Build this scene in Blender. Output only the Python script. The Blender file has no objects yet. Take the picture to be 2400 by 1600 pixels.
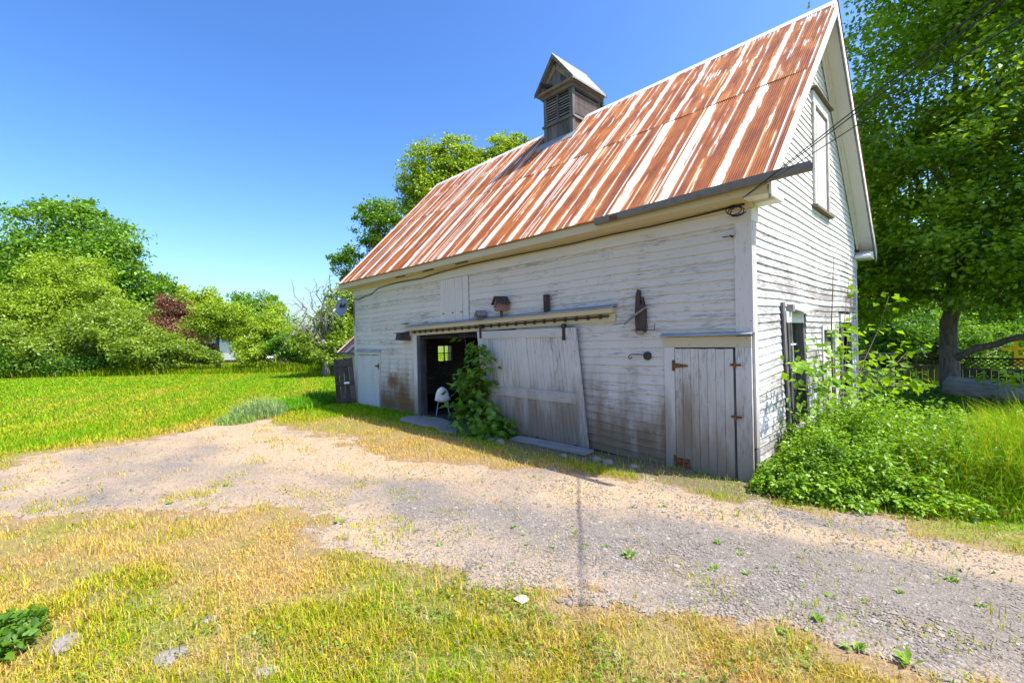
import bpy, math, random
import numpy as np
from mathutils import Vector, Matrix

SC = bpy.context.scene
COL = SC.collection
rng = np.random.default_rng(7)
random.seed(7)

# ------------------------------------------------------------------ camera
YAW, PITCH, ROLL, FPX = math.radians(46.331), math.radians(-0.304), math.radians(-1.28), 1056.9
CAM = np.array([1.994, -6.032, 1.85])
_f = np.array([-math.sin(YAW) * math.cos(PITCH), math.cos(YAW) * math.cos(PITCH), math.sin(PITCH)])
_r = np.cross(_f, [0, 0, 1.0]); _r /= np.linalg.norm(_r); _u = np.cross(_r, _f)
_c, _s = math.cos(ROLL), math.sin(ROLL)
_r, _u = _c * _r + _s * _u, -_s * _r + _c * _u
cd = bpy.data.cameras.new('camera'); cam = bpy.data.objects.new('camera', cd); COL.objects.link(cam)
cd.sensor_width = 36.0; cd.lens = FPX / 2400 * 36.0; cd.clip_end = 6000; cd.clip_start = 0.05
cam.matrix_world = Matrix(((_r[0], _u[0], -_f[0], CAM[0]), (_r[1], _u[1], -_f[1], CAM[1]),
                           (_r[2], _u[2], -_f[2], CAM[2]), (0, 0, 0, 1)))
SC.camera = cam

def at(px, py, depth):
    """world point for a survey pixel (2352 wide) at a chosen depth in metres"""
    k = 2400 / 2352
    return CAM + depth * (_f + _r * (px * k - 1200) / FPX + _u * (800 - py * k) / FPX)

# ------------------------------------------------------------------ light
SUN = np.array([0.55, 0.25, 1.0]); SUN /= np.linalg.norm(SUN)
ELEV = math.asin(SUN[2]); AZ = math.atan2(SUN[0], SUN[1])
W = bpy.data.worlds.new('World'); SC.world = W; W.use_nodes = True
wn = W.node_tree.nodes; wl = W.node_tree.links
wn.clear()
sky = wn.new('ShaderNodeTexSky'); sky.sky_type = 'NISHITA'; sky.sun_disc = False
sky.sun_elevation = ELEV; sky.sun_rotation = AZ
sky.air_density = 1.2; sky.dust_density = 2.2; sky.ozone_density = 5.0; sky.altitude = 50
hs = wn.new('ShaderNodeGamma'); hs.inputs['Gamma'].default_value = 1.42
sat = wn.new('ShaderNodeHueSaturation'); sat.inputs['Saturation'].default_value = 1.08; sat.inputs['Hue'].default_value = 0.503
bg = wn.new('ShaderNodeBackground'); bg.inputs[1].default_value = 0.100
wo = wn.new('ShaderNodeOutputWorld')
wl.new(sky.outputs[0], hs.inputs['Color']); wl.new(hs.outputs[0], sat.inputs['Color']); wl.new(sat.outputs[0], bg.inputs[0]); wl.new(bg.outputs[0], wo.inputs[0])
ld = bpy.data.lights.new('sun', 'SUN'); ld.energy = 5.0; ld.angle = math.radians(0.53); ld.color = (1.0, 0.95, 0.86)
sun = bpy.data.objects.new('sun', ld); COL.objects.link(sun)
sun.rotation_euler = Vector(SUN).to_track_quat('Z', 'Y').to_euler()
sun.location = (6, 3, 12)
SC.view_settings.view_transform = 'Standard'; SC.view_settings.look = 'None'
SC.view_settings.gamma = 1.0; SC.view_settings.use_curve_mapping = False
SC.view_settings.exposure = 0.75
SC.cycles.max_bounces = 6; SC.cycles.diffuse_bounces = 4; SC.cycles.glossy_bounces = 3
SC.cycles.transmission_bounces = 4; SC.cycles.transparent_max_bounces = 6
SC.cycles.sample_clamp_indirect = 8

# ------------------------------------------------------------------ noise in numpy
def _hash(i, j, s):
    h = (i * 374761393 + j * 668265263 + s * 1442695041) & 0xFFFFFFFF
    h = ((h ^ (h >> 13)) * 1274126177) & 0xFFFFFFFF
    return ((h ^ (h >> 16)) & 0xFFFF) / 65535.0
def vnoise(x, y, s=0):
    x = np.asarray(x, float); y = np.asarray(y, float)
    i = np.floor(x).astype(np.int64); j = np.floor(y).astype(np.int64)
    a = x - i; b = y - j; a = a * a * (3 - 2 * a); b = b * b * (3 - 2 * b)
    return ((_hash(i, j, s) * (1 - a) + _hash(i + 1, j, s) * a) * (1 - b)
            + (_hash(i, j + 1, s) * (1 - a) + _hash(i + 1, j + 1, s) * a) * b)
def fbm(x, y, s=0, o=4):
    t = 0; a = 0.5; n = 0
    for k in range(o):
        t = t + a * vnoise(x * 2 ** k, y * 2 ** k, s + k * 17); n += a; a *= 0.5
    return t / n
def sstep(a, b, x):
    t = np.clip((x - a) / (b - a), 0, 1); return t * t * (3 - 2 * t)

# ------------------------------------------------------------------ mesh helpers
def mesh_np(name, co, faces_flat, sizes, col=None, smooth=False):
    me = bpy.data.meshes.new(name)
    co = np.asarray(co, np.float32)
    me.vertices.add(len(co)); me.vertices.foreach_set('co', co.ravel())
    ff = np.asarray(faces_flat, np.int32).ravel(); sz = np.asarray(sizes, np.int32)
    me.loops.add(len(ff)); me.loops.foreach_set('vertex_index', ff)
    me.polygons.add(len(sz)); st = np.zeros(len(sz), np.int32); st[1:] = np.cumsum(sz)[:-1]
    me.polygons.foreach_set('loop_start', st)
    try: me.polygons.foreach_set('loop_total', sz)
    except Exception: pass
    if col is not None:
        a = me.color_attributes.new('col', 'FLOAT_COLOR', 'POINT')
        c4 = np.ones((len(co), 4), np.float32); c4[:, :3] = col
        a.data.foreach_set('color', c4.ravel())
    me.update(calc_edges=True)
    if smooth: me.polygons.foreach_set('use_smooth', np.ones(len(sz), bool))
    return me

def link(name, me, m=None, parent=None, loc=None):
    o = bpy.data.objects.new(name, me); COL.objects.link(o)
    if m is not None and me is not None:
        me.materials.clear(); me.materials.append(m)
    if parent is not None: o.parent = parent
    if loc is not None: o.location = loc
    return o

class MB:
    def __init__(s): s.v = []; s.f = []
    def poly(s, vs, fs):
        b = len(s.v); s.v += [tuple(map(float, v)) for v in vs]; s.f += [tuple(b + i for i in f) for f in fs]; return s
    def box(s, lo, hi, fn=None):
        (a, b, c), (d, e, g) = lo, hi
        vs = [(a, b, c), (d, b, c), (d, e, c), (a, e, c), (a, b, g), (d, b, g), (d, e, g), (a, e, g)]
        if fn: vs = [fn(*v) for v in vs]
        return s.poly(vs, [(0, 3, 2, 1), (4, 5, 6, 7), (0, 1, 5, 4), (1, 2, 6, 5), (2, 3, 7, 6), (3, 0, 4, 7)])
    def prism(s, prof, axis, a, b):
        """extrude a closed 2-D profile along axis 'x','y' or 'z' from a to b"""
        n = len(prof)
        def p(q, t):
            return {'x': (t, q[0], q[1]), 'y': (q[0], t, q[1]), 'z': (q[0], q[1], t)}[axis]
        vs = [p(q, a) for q in prof] + [p(q, b) for q in prof]
        fs = [tuple(range(n)), tuple(range(2 * n - 1, n - 1, -1))] + [(i, i + n, (i + 1) % n + n, (i + 1) % n) for i in range(n)]
        return s.poly(vs, fs)
    def tube(s, pts, rad, n=6, cap=True):
        pts = [Vector(p) for p in pts]; rad = rad if hasattr(rad, '__len__') else [rad] * len(pts)
        b = len(s.v); ref = None
        for i, p in enumerate(pts):
            d = (pts[min(i + 1, len(pts) - 1)] - pts[max(i - 1, 0)])
            d = d.normalized() if d.length > 1e-9 else Vector((0, 0, 1))
            if ref is None:
                ref = d.cross(Vector((0, 0, 1)) if abs(d.z) < .9 else Vector((1, 0, 0))).normalized()
            ref = (ref - d * ref.dot(d)).normalized(); w = d.cross(ref)
            for k in range(n):
                a = 2 * math.pi * k / n
                s.v.append(tuple(p + (ref * math.cos(a) + w * math.sin(a)) * rad[i]))
        for i in range(len(pts) - 1):
            for k in range(n):
                k2 = (k + 1) % n
                s.f.append((b + i * n + k, b + i * n + k2, b + (i + 1) * n + k2, b + (i + 1) * n + k))
        if cap:
            s.f.append(tuple(b + k for k in range(n - 1, -1, -1)))
            s.f.append(tuple(b + (len(pts) - 1) * n + k for k in range(n)))
        return s
    def mesh(s, name, smooth=False):
        me = bpy.data.meshes.new(name); me.from_pydata(s.v, [], s.f); me.update()
        import bmesh
        bm = bmesh.new(); bm.from_mesh(me); bmesh.ops.recalc_face_normals(bm, faces=bm.faces); bm.to_mesh(me); bm.free()
        if smooth: me.polygons.foreach_set('use_smooth', np.ones(len(me.polygons), bool))
        return me
    def build(s, name, m, parent=None, smooth=False, loc=None):
        return link(name, s.mesh(name, smooth), m, parent, loc)

def bevel(o, w, seg=1):
    b = o.modifiers.new('bevel', 'BEVEL'); b.width = w; b.segments = seg; b.limit_method = 'ANGLE'; return o
def tag(o, label=None, cat=None, group=None, kind=None):
    for k, v in (('label', label), ('category', cat), ('group', group), ('kind', kind)):
        if v: o[k] = v
    return o
def thing(name, label, cat, loc=(0, 0, 0), rz=0, group=None):
    o = bpy.data.objects.new(name, None); COL.objects.link(o); o.empty_display_size = .1
    o.location = loc; o.rotation_euler = (0, 0, rz)
    return tag(o, label, cat, group)

# ------------------------------------------------------------------ material helpers
class NT:
    def __init__(s, name):
        s.m = bpy.data.materials.new(name); s.m.use_nodes = True
        s.t = s.m.node_tree; s.t.nodes.clear()
        s.out = s.n('ShaderNodeOutputMaterial')
    def n(s, t, **kw):
        x = s.t.nodes.new(t)
        for k, v in kw.items(): setattr(x, k, v)
        return x
    def set(s, sock, v):
        if hasattr(v, 'is_output') or isinstance(v, bpy.types.NodeSocket): s.t.links.new(v, sock)
        elif isinstance(v, (tuple, list)) and len(v) == 3 and sock.type == 'RGBA': sock.default_value = (*v, 1)
        else: sock.default_value = v
    def math(s, op, a, b=None, c=None, clamp=False):
        x = s.n('ShaderNodeMath', operation=op); x.use_clamp = clamp
        s.set(x.inputs[0], a)
        if b is not None: s.set(x.inputs[1], b)
        if c is not None: s.set(x.inputs[2], c)
        return x.outputs[0]
    def mix(s, f, a, b):
        x = s.n('ShaderNodeMix', data_type='RGBA'); s.set(x.inputs['Factor'], f); s.set(x.inputs[6], a); s.set(x.inputs[7], b)
        return x.outputs[2]
    def mul(s, f, a, b):
        x = s.n('ShaderNodeMix', data_type='RGBA', blend_type='MULTIPLY'); s.set(x.inputs['Factor'], f); s.set(x.inputs[6], a); s.set(x.inputs[7], b)
        return x.outputs[2]
    def coord(s, scale=(1, 1, 1), rand=0.0, kind='Object'):
        tc = s.n('ShaderNodeTexCoord'); v = tc.outputs[kind]
        if rand:
            oi = s.n('ShaderNodeObjectInfo'); a = s.n('ShaderNodeVectorMath', operation='MULTIPLY_ADD')
            a.inputs[0].default_value = (rand, rand * .73, rand * .41)
            s.t.links.new(oi.outputs['Random'], a.inputs[1]); s.t.links.new(v, a.inputs[2]); v = a.outputs[0]
        mp = s.n('ShaderNodeVectorMath', operation='MULTIPLY'); mp.inputs[1].default_value = scale
        s.t.links.new(v, mp.inputs[0]); return mp.outputs[0]
    def noise(s, vec, scale=1, detail=4, rough=.55, dist=0):
        x = s.n('ShaderNodeTexNoise'); x.inputs['Scale'].default_value = scale; x.inputs['Detail'].default_value = detail
        x.inputs['Roughness'].default_value = rough; x.inputs['Distortion'].default_value = dist
        s.t.links.new(vec, x.inputs['Vector']); return x.outputs['Fac']
    def ramp(s, f, stops):
        x = s.n('ShaderNodeValToRGB'); e = x.color_ramp.elements
        while len(e) < len(stops): e.new(0.5)
        for i, (p, c) in enumerate(stops):
            e[i].position = p; e[i].color = (*c, 1) if len(c) == 3 else c
        s.set(x.inputs[0], f); return x.outputs[0]
    def step(s, f, a, b):
        x = s.n('ShaderNodeMapRange', interpolation_type='SMOOTHSTEP'); s.set(x.inputs['Value'], f)
        x.inputs['From Min'].default_value = a; x.inputs['From Max'].default_value = b; return x.outputs[0]
    def sep(s, vec):
        x = s.n('ShaderNodeSeparateXYZ'); s.t.links.new(vec, x.inputs[0]); return x.outputs
    def rand(s): return s.n('ShaderNodeObjectInfo').outputs['Random']
    def bump(s, h, strength=.3, dist=.01):
        x = s.n('ShaderNodeBump'); x.inputs['Strength'].default_value = strength; x.inputs['Distance'].default_value = dist
        s.set(x.inputs['Height'], h); return x.outputs[0]
    def bsdf(s, color, rough=.8, spec=.3, metal=0, normal=None, **kw):
        x = s.n('ShaderNodeBsdfPrincipled'); s.set(x.inputs['Base Color'], color); s.set(x.inputs['Roughness'], rough)
        x.inputs['Specular IOR Level'].default_value = spec; s.set(x.inputs['Metallic'], metal)
        if normal is not None: s.t.links.new(normal, x.inputs['Normal'])
        for k, v in kw.items(): s.set(x.inputs[k], v)
        return x.outputs[0]
    def done(s, sh): s.t.links.new(sh, s.out.inputs['Surface']); return s.m

AX = {'x': (1, 0, 0), 'y': (0, 1, 0), 'z': (0, 0, 1)}
def grain_scale(axis, along, across):
    return tuple(along if k == axis else across for k in 'xyz')

def m_paint(name, axis, white=(.80, .79, .76), wear=.5, belt=None, wood=(.27, .25, .235), dirt=0.0, stain=False, cream=0.0):
    """old white paint flaking off grey wood; grain runs along axis"""
    t = NT(name); v = t.coord(grain_scale(axis, 1.6, 26), 37.0); w = t.coord((1, 1, 1), 0)
    vv = t.coord(grain_scale(axis, 2.0, 16), 91.0)
    g = t.noise(v, 1.0, 6, .65); patch = t.noise(w, 1.15, 3, .6); flake = t.noise(vv, 2.6, 8, .72)
    r = t.rand()
    a = t.math('MULTIPLY_ADD', patch, .42, t.math('MULTIPLY', flake, .95))
    a = t.math('ADD', a, t.math('MULTIPLY', g, .50)); a = t.math('ADD', a, t.math('MULTIPLY', r, .13))
    if belt:
        zb = t.sep(t.coord((1, 1, 1)))[2]
        a = t.math('ADD', a, t.math('MULTIPLY', t.step(zb, belt[1], belt[0]), belt[2]))
    worn = t.step(a, 1.26 - wear * .45, 1.46 - wear * .45)
    woodc = t.mix(g, tuple(c * .55 for c in wood), tuple(min(1, c * 1.5) for c in wood))
    wtone = t.mix(t.noise(t.coord((1, 1, 1), 11), .9, 3), tuple(c * .86 for c in white), white)
    wtone = t.mul(.35, wtone, t.mix(g, (.72, .70, .66), (1, 1, 1)))
    c = t.mix(worn, wtone, woodc)
    specks = t.step(t.noise(t.coord((1, 1, 1), 53), 26, 2, .6), .70, .74)
    c = t.mix(t.math('MULTIPLY', specks, .75), c, (.16, .13, .11))
    if dirt:
        z = t.sep(t.coord((1, 1, 1)))[2]
        n2 = t.noise(t.coord(grain_scale('z', .7, 3.2)), 1.0, 5, .6)
        d = t.math('SUBTRACT', t.math('MULTIPLY', n2, 2.3), t.math('MULTIPLY', z, .95))
        d = t.math('MULTIPLY', t.step(d, -.25, 1.0), dirt)
        c = t.mix(d, c, t.mix(g, (.085, .055, .032), (.27, .19, .115)))
    if stain:
        xyz = t.sep(t.coord((1, 1, 1)))
        nn = t.noise(t.coord((2.6, 1, 3.2)), 1.6, 6, .7)
        for cx, cz, sx, sz, am in ((-8.95, .80, .42, .30, .95), (-8.45, .33, .36, .50, .9), (-9.2, .22, .5, .22, .8), (-8.1, .2, .3, .3, .7)):
            dx = t.math('DIVIDE', t.math('SUBTRACT', xyz[0], cx), sx); dz = t.math('DIVIDE', t.math('SUBTRACT', xyz[2], cz), sz)
            q = t.math('ADD', t.math('MULTIPLY', dx, dx), t.math('MULTIPLY', dz, dz))
            q = t.math('SUBTRACT', t.math('MULTIPLY', nn, 1.9), q)
            q = t.math('MULTIPLY', t.step(q, .05, 1.0), am)
            c = t.mix(q, c, t.mix(nn, (.03, .015, .006), (.30, .13, .03)))
    n = t.bump(t.math('ADD', g, t.math('MULTIPLY', worn, -.5)), .35, .004)
    return t.done(t.bsdf(c, .72, .25, 0, n))

def m_wood(name, axis, dark, light, rough=.85, across=22, rnd=.35):
    t = NT(name); v = t.coord(grain_scale(axis, 1.4, across), 29.0)
    g = t.noise(v, 1.0, 7, .65); p = t.noise(t.coord((1, 1, 1), 7), 2.2, 4)
    f = t.math('ADD', t.math('MULTIPLY', g, .8), t.math('MULTIPLY', p, .4)); f = t.math('ADD', f, t.math('MULTIPLY_ADD', t.rand(), rnd, -.12 - rnd / 2))
    c = t.ramp(f, [(.25, dark), (.75, light)])
    return t.done(t.bsdf(c, rough, .2, 0, t.bump(g, .5, .006)))

def m_plain(name, color, rough=.7, var=.25, scale=14, spec=.3, metal=0, bumps=.15):
    t = NT(name); n = t.noise(t.coord((1, 1, 1), 13), scale, 5, .6)
    c = t.mix(n, tuple(x * (1 - var) for x in color), tuple(min(1, x * (1 + var)) for x in color))
    return t.done(t.bsdf(c, rough, spec, metal, t.bump(n, bumps, .004)))

def m_rustmetal(name):
    t = NT(name); n = t.noise(t.coord((1, 1, 1), 5), 34, 6, .7)
    c = t.ramp(n, [(.3, (.05, .022, .012)), (.5, (.16, .06, .022)), (.7, (.30, .13, .045))])
    return t.done(t.bsdf(c, .8, .3, .1, t.bump(n, .4, .003)))

def m_roof(name, upper):
    """corrugated galvanised steel sheet with rust streaks; object x across, y up the slope"""
    t = NT(name); xyz = t.sep(t.coord((1, 1, 1))); x, y = xyz[0], xyz[1]; r = t.rand()
    PIT = .0320
    xq = t.math('FLOOR', t.math('DIVIDE', x, PIT)); yr = t.math('MULTIPLY_ADD', r, 37.0, t.math('MULTIPLY', y, 1.0))
    def qn(sx, sy, off, det=3):                                        # one value per corrugation, drifting along it
        c = t.n('ShaderNodeCombineXYZ'); t.set(c.inputs[0], t.math('MULTIPLY_ADD', xq, sx, t.math('MULTIPLY', r, 91.0))); t.set(c.inputs[1], t.math('MULTIPLY', yr, sy)); c.inputs[2].default_value = off
        return t.noise(c.outputs[0], 1.0, det, .6)
    q1, q2, q3 = qn(.55, 1.5, 3.1), qn(.85, .35, 9.7, 2), qn(.30, .9, 21.0, 4)
    fine = t.noise(t.coord((60, .8, 0), 23), 1.0, 4, .7); big = t.noise(t.coord((3.2, 1.6, 0), 17), 1.0, 4, .6)
    wob = t.noise(t.coord((0, .5, 0), 43), 1.0, 2, .5)
    centre = t.math('MULTIPLY_ADD', t.math('SUBTRACT', wob, .5), .12, .14)
    d = t.math('ABSOLUTE', t.math('SUBTRACT', x, centre))
    hw = t.math('MULTIPLY_ADD', r, .045, .048 if not upper else .022)
    edge = t.math('SUBTRACT', t.math('ADD', hw, t.math('MULTIPLY', t.math('SUBTRACT', q1, .5), .13)), d)
    band = t.step(edge, -.006, .008); halo = t.step(edge, -.085, .0)
    d2 = t.math('ABSOLUTE', t.math('SUBTRACT', x, t.math('MULTIPLY_ADD', r, .18, .42)))
    e2 = t.math('SUBTRACT', t.math('ADD', .0, t.math('MULTIPLY', t.math('SUBTRACT', q3, .49), .24)), d2)
    band2 = t.math('MULTIPLY', t.step(e2, -.004, .008), .9)
    band = t.math('MAXIMUM', band, band2)
    thin = t.math('MULTIPLY', t.step(t.math('ADD', qn(.62, .05, 44.0, 2), t.math('MULTIPLY', q1, .12)), .675, .70), .75)
    band = t.math('MAXIMUM', band, thin); halo = t.math('MAXIMUM', halo, t.step(e2, -.06, 0))
    if upper:
        yy = t.math('DIVIDE', y, 2.6)
        bl = t.noise(t.coord((2.4, 1.3, 0), 77), 1.0, 4, .55)
        near = t.step(t.math('ADD', t.math('ADD', yy, t.math('MULTIPLY', q1, .9)), t.math('MULTIPLY', bl, .4)), 1.56, 1.68)
        bump_ = t.math('SUBTRACT', 1.0, t.math('MULTIPLY', t.math('ABSOLUTE', t.math('SUBTRACT', yy, .55)), 2.4))
        mid = t.step(t.math('ADD', t.math('MULTIPLY', bump_, .25), t.math('ADD', t.math('MULTIPLY', q1, .75), t.math('MULTIPLY', bl, .55))), .95, 1.02)
        band = t.math('MAXIMUM', t.math('MULTIPLY', band, .85), t.math('MAXIMUM', t.math('MULTIPLY', near, .9), t.math('MULTIPLY', mid, .85)))
        halo = t.math('MAXIMUM', t.math('MULTIPLY', halo, .5), t.step(t.math('ADD', q1, bl), .98, 1.2))
    rust = t.ramp(t.math('ADD', t.math('MULTIPLY', big, .45), t.math('ADD', t.math('MULTIPLY', q2, .35), t.math('MULTIPLY', fine, .25))),
                  [(.36, (.090, .026, .016)), (.48, (.180, .052, .022)), (.58, (.28, .090, .028)), (.72, (.42, .175, .050))])
    rust = t.mix(t.math('MULTIPLY', halo, .55), rust, t.mix(fine, (.36, .10, .022), (.56, .27, .075)))
    lines = t.step(q2, .615, .64)
    rust = t.mix(t.math('MULTIPLY', lines, .70), rust, (.62, .46, .30))
    zinc = t.mix(fine, (.44, .46, .47), (.66, .66, .64))
    zinc = t.mix(t.math('MULTIPLY', t.step(q3, .50, .66), .45), zinc, (.66, .50, .28) if not upper else (.70, .56, .36))
    c = t.mix(band, rust, zinc)
    ro = t.math('MULTIPLY_ADD', band, -.30, .80)
    return t.done(t.bsdf(c, ro, .18, t.math('MULTIPLY', band, .12), t.bump(fine, .12, .003)))

def m_leaf(name, dark, light, trans=.40, gloss=.025):
    t = NT(name); g = t.n('ShaderNodeNewGeometry'); rp = g.outputs['Random Per Island']
    n = t.noise(t.coord((1, 1, 1)), .9, 3)  # clump-sized tone noise; shade inside the crowns is put into leaf colour
    f = t.math('ADD', t.math('MULTIPLY', rp, .55), t.math('MULTIPLY_ADD', n, 1.1, -.33)); c = t.ramp(f, [(.1, dark), (.95, light)])
    d = t.n('ShaderNodeBsdfDiffuse'); t.set(d.inputs[0], c)
    tr = t.n('ShaderNodeBsdfTranslucent'); t.set(tr.inputs[0], t.mul(1.0, c, (1.5, 1.35, .5)))
    m1 = t.n('ShaderNodeMixShader'); m1.inputs[0].default_value = trans
    t.t.links.new(d.outputs[0], m1.inputs[1]); t.t.links.new(tr.outputs[0], m1.inputs[2])
    gl = t.n('ShaderNodeBsdfGlossy'); gl.inputs['Roughness'].default_value = .42; gl.inputs[0].default_value = (.9, .95, .9, 1)
    m2 = t.n('ShaderNodeMixShader'); m2.inputs[0].default_value = gloss
    t.t.links.new(m1.outputs[0], m2.inputs[1]); t.t.links.new(gl.outputs[0], m2.inputs[2])
    return t.done(m2.outputs[0])

def m_grass(name):
    t = NT(name); a = t.n('ShaderNodeAttribute', attribute_name='col'); c = a.outputs['Color']
    d = t.n('ShaderNodeBsdfDiffuse'); t.set(d.inputs[0], c)
    tr = t.n('ShaderNodeBsdfTranslucent'); t.set(tr.inputs[0], c)
    m1 = t.n('ShaderNodeMixShader'); m1.inputs[0].default_value = .35
    t.t.links.new(d.outputs[0], m1.inputs[1]); t.t.links.new(tr.outputs[0], m1.inputs[2])
    return t.done(m1.outputs[0])

def m_ground(name):
    t = NT(name); a = t.n('ShaderNodeAttribute', attribute_name='col'); c = a.outputs['Color']
    n1 = t.noise(t.coord((1, 1, 1)), 24, 6, .7); n2 = t.noise(t.coord((1, 1, 1)), 3.1, 5, .65)
    c = t.mul(.8, c, t.mix(n1, (.55, .53, .48), (1.35, 1.35, 1.3)))
    c = t.mul(.5, c, t.mix(n2, (.62, .66, .55), (1.3, 1.25, 1.2)))
    return t.done(t.bsdf(c, .95, .1, 0, t.bump(n1, .5, .02)))

def m_gravel(name):
    t = NT(name); a = t.n('ShaderNodeAttribute', attribute_name='col'); c = a.outputs['Color']
    vo = t.n('ShaderNodeTexVoronoi'); vo.inputs['Scale'].default_value = 62; t.t.links.new(t.coord((1, 1, 1)), vo.inputs['Vector'])
    n1 = t.noise(t.coord((1, 1, 1)), 90, 4, .7); n2 = t.noise(t.coord((1, 1, 1)), 6, 5, .65)
    st = t.sep(vo.outputs['Color'])[0]
    c = t.mul(.55, c, t.mix(st, (.55, .55, .57), (1.35, 1.33, 1.3)))
    c = t.mul(.55, c, t.mix(n1, (.5, .5, .5), (1.4, 1.4, 1.4)))
    c = t.mul(.35, c, t.mix(n2, (.7, .68, .66), (1.25, 1.25, 1.25)))
    h = t.math('SUBTRACT', t.math('MULTIPLY', n1, .5), vo.outputs['Distance'])
    return t.done(t.bsdf(c, .95, .12, 0, t.bump(h, .55, .012)))

def m_stone(name, a=(.22, .21, .20), b=(.52, .49, .46)):
    t = NT(name); n = t.noise(t.coord((1, 1, 1), 19), 9, 6, .65)
    f = t.math('ADD', t.math('MULTIPLY', n, .7), t.math('MULTIPLY', t.n('ShaderNodeNewGeometry').outputs['Random Per Island'], .45))
    c = t.ramp(f, [(.2, a), (.85, b)])
    return t.done(t.bsdf(c, .9, .2, 0, t.bump(n, .4, .01)))

def m_bark(name, a=(.06, .048, .038), b=(.24, .20, .165)):
    t = NT(name); n = t.noise(t.coord((9, 9, 1.6)), 2.0, 7, .7, .4)
    return t.done(t.bsdf(t.ramp(n, [(.3, a), (.7, b)]), .95, .1, 0, t.bump(n, .9, .03)))

def m_glass(name):
    t = NT(name); n = t.noise(t.coord((1, 1, 1)), 7, 4)
    gl = t.n('ShaderNodeBsdfGlossy'); gl.inputs['Roughness'].default_value = .04
    tr = t.n('ShaderNodeBsdfTransparent'); tr.inputs[0].default_value = (.62, .68, .66, 1)
    df = t.n('ShaderNodeBsdfDiffuse'); df.inputs[0].default_value = (.25, .27, .25, 1)
    fr = t.n('ShaderNodeFresnel'); fr.inputs[0].default_value = 1.5
    m1 = t.n('ShaderNodeMixShader'); t.set(m1.inputs[0], t.math('MULTIPLY', n, .35))
    t.t.links.new(tr.outputs[0], m1.inputs[1]); t.t.links.new(df.outputs[0], m1.inputs[2])
    m2 = t.n('ShaderNodeMixShader'); t.t.links.new(fr.outputs[0], m2.inputs[0])
    t.t.links.new(m1.outputs[0], m2.inputs[1]); t.t.links.new(gl.outputs[0], m2.inputs[2])
    return t.done(m2.outputs[0])

M = {}
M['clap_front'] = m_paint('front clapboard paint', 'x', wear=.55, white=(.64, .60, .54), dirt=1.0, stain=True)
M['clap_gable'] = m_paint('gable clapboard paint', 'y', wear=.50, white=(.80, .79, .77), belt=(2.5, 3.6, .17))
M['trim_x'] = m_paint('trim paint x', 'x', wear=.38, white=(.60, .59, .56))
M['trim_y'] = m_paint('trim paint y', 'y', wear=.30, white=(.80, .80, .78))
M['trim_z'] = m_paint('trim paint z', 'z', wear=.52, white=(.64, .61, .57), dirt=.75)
M['cream'] = m_paint('cornice paint with bounce tint', 'x', wear=.24, white=(.56, .49, .33))  # old white paint; yellow bounce light is put into the cornice colour
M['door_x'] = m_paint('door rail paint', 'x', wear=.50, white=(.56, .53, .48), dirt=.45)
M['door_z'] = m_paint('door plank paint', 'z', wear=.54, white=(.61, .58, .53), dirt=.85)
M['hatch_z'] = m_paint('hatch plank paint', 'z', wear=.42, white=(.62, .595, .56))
M['ledge'] = m_wood('ledge weathered wood', 'x', (.12, .13, .15), (.42, .44, .47))
M['greywood'] = m_wood('cupola grey wood', 'z', (.04, .038, .037), (.19, .185, .18))
M['greywood_x'] = m_wood('grey wood x', 'x', (.07, .066, .062), (.28, .265, .25))
M['greywood_y'] = m_wood('grey wood y', 'y', (.10, .095, .088), (.38, .36, .34))
M['tanwood'] = m_wood('tan soffit wood', 'x', (.13, .10, .075), (.32, .255, .18))
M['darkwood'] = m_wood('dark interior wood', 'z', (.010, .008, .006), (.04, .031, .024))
M['darkdoor'] = m_wood('dark door wood', 'z', (.035, .026, .022), (.14, .11, .095))
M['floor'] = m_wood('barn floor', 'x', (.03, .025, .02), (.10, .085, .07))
M['rust'] = m_rustmetal('rusty iron')
M['darkrust'] = m_plain('dark rusty iron', (.045, .026, .018), .7, .5)
M['iron'] = m_plain('dark iron', (.03, .028, .026), .6, .4)
M['roof_lo'] = m_roof('rusty roof lower course', False)
M['roof_up'] = m_roof('rusty roof upper course', True)
M['zinc'] = m_plain('galvanised ridge', (.72, .73, .74), .5, .2, 8, .4, .15)
M['gable_tin'] = m_plain('tarnished tin', (.25, .25, .25), .6, .4, 7, .4, .1)
M['gutter'] = m_plain('tarnished gutter', (.16, .15, .13), .6, .35, 10, .4, .2)
M['glass'] = m_glass('window glass')
M['white'] = m_plain('white plastic', (.80, .80, .80), .35, .04, 4, .5, 0, .02)
M['dish'] = m_plain('dish grey', (.20, .215, .25), .45, .08, 4, .4)
M['black'] = m_plain('black', (.015, .015, .016), .6, .2)
M['chrome'] = m_plain('steel', (.5, .5, .5), .35, .1, 6, .5, .8)
M['curtain'] = m_plain('red cloth', (.40, .10, .10), .9, .3)
M['orange'] = m_plain('orange cloth', (.55, .24, .07), .9, .3)
M['stone'] = m_stone('field stone', (.075, .07, .064), (.24, .215, .19))
M['slab'] = m_stone('threshold stone', (.15, .14, .13), (.36, .34, .33))
M['gravelstone'] = m_stone('gravel stone', (.060, .054, .048), (.32, .285, .245))
M['bark'] = m_bark('bark', (.07, .058, .05), (.30, .26, .225))
M['bark_pale'] = m_bark('pale bark', (.09, .078, .066), (.28, .25, .22))
M['twig'] = m_plain('twig bark', (.12, .085, .055), .9, .3)
M['grass'] = m_grass('grass blades')
M['ground'] = m_ground('soil and turf')
M['gravel'] = m_gravel('gravel and dirt')
M['logwood'] = m_wood('weathered log', 'x', (.12, .10, .085), (.42, .37, .32), .9, 14)
M['fence'] = m_wood('fence wood', 'z', (.05, .04, .032), (.19, .155, .125))
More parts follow.
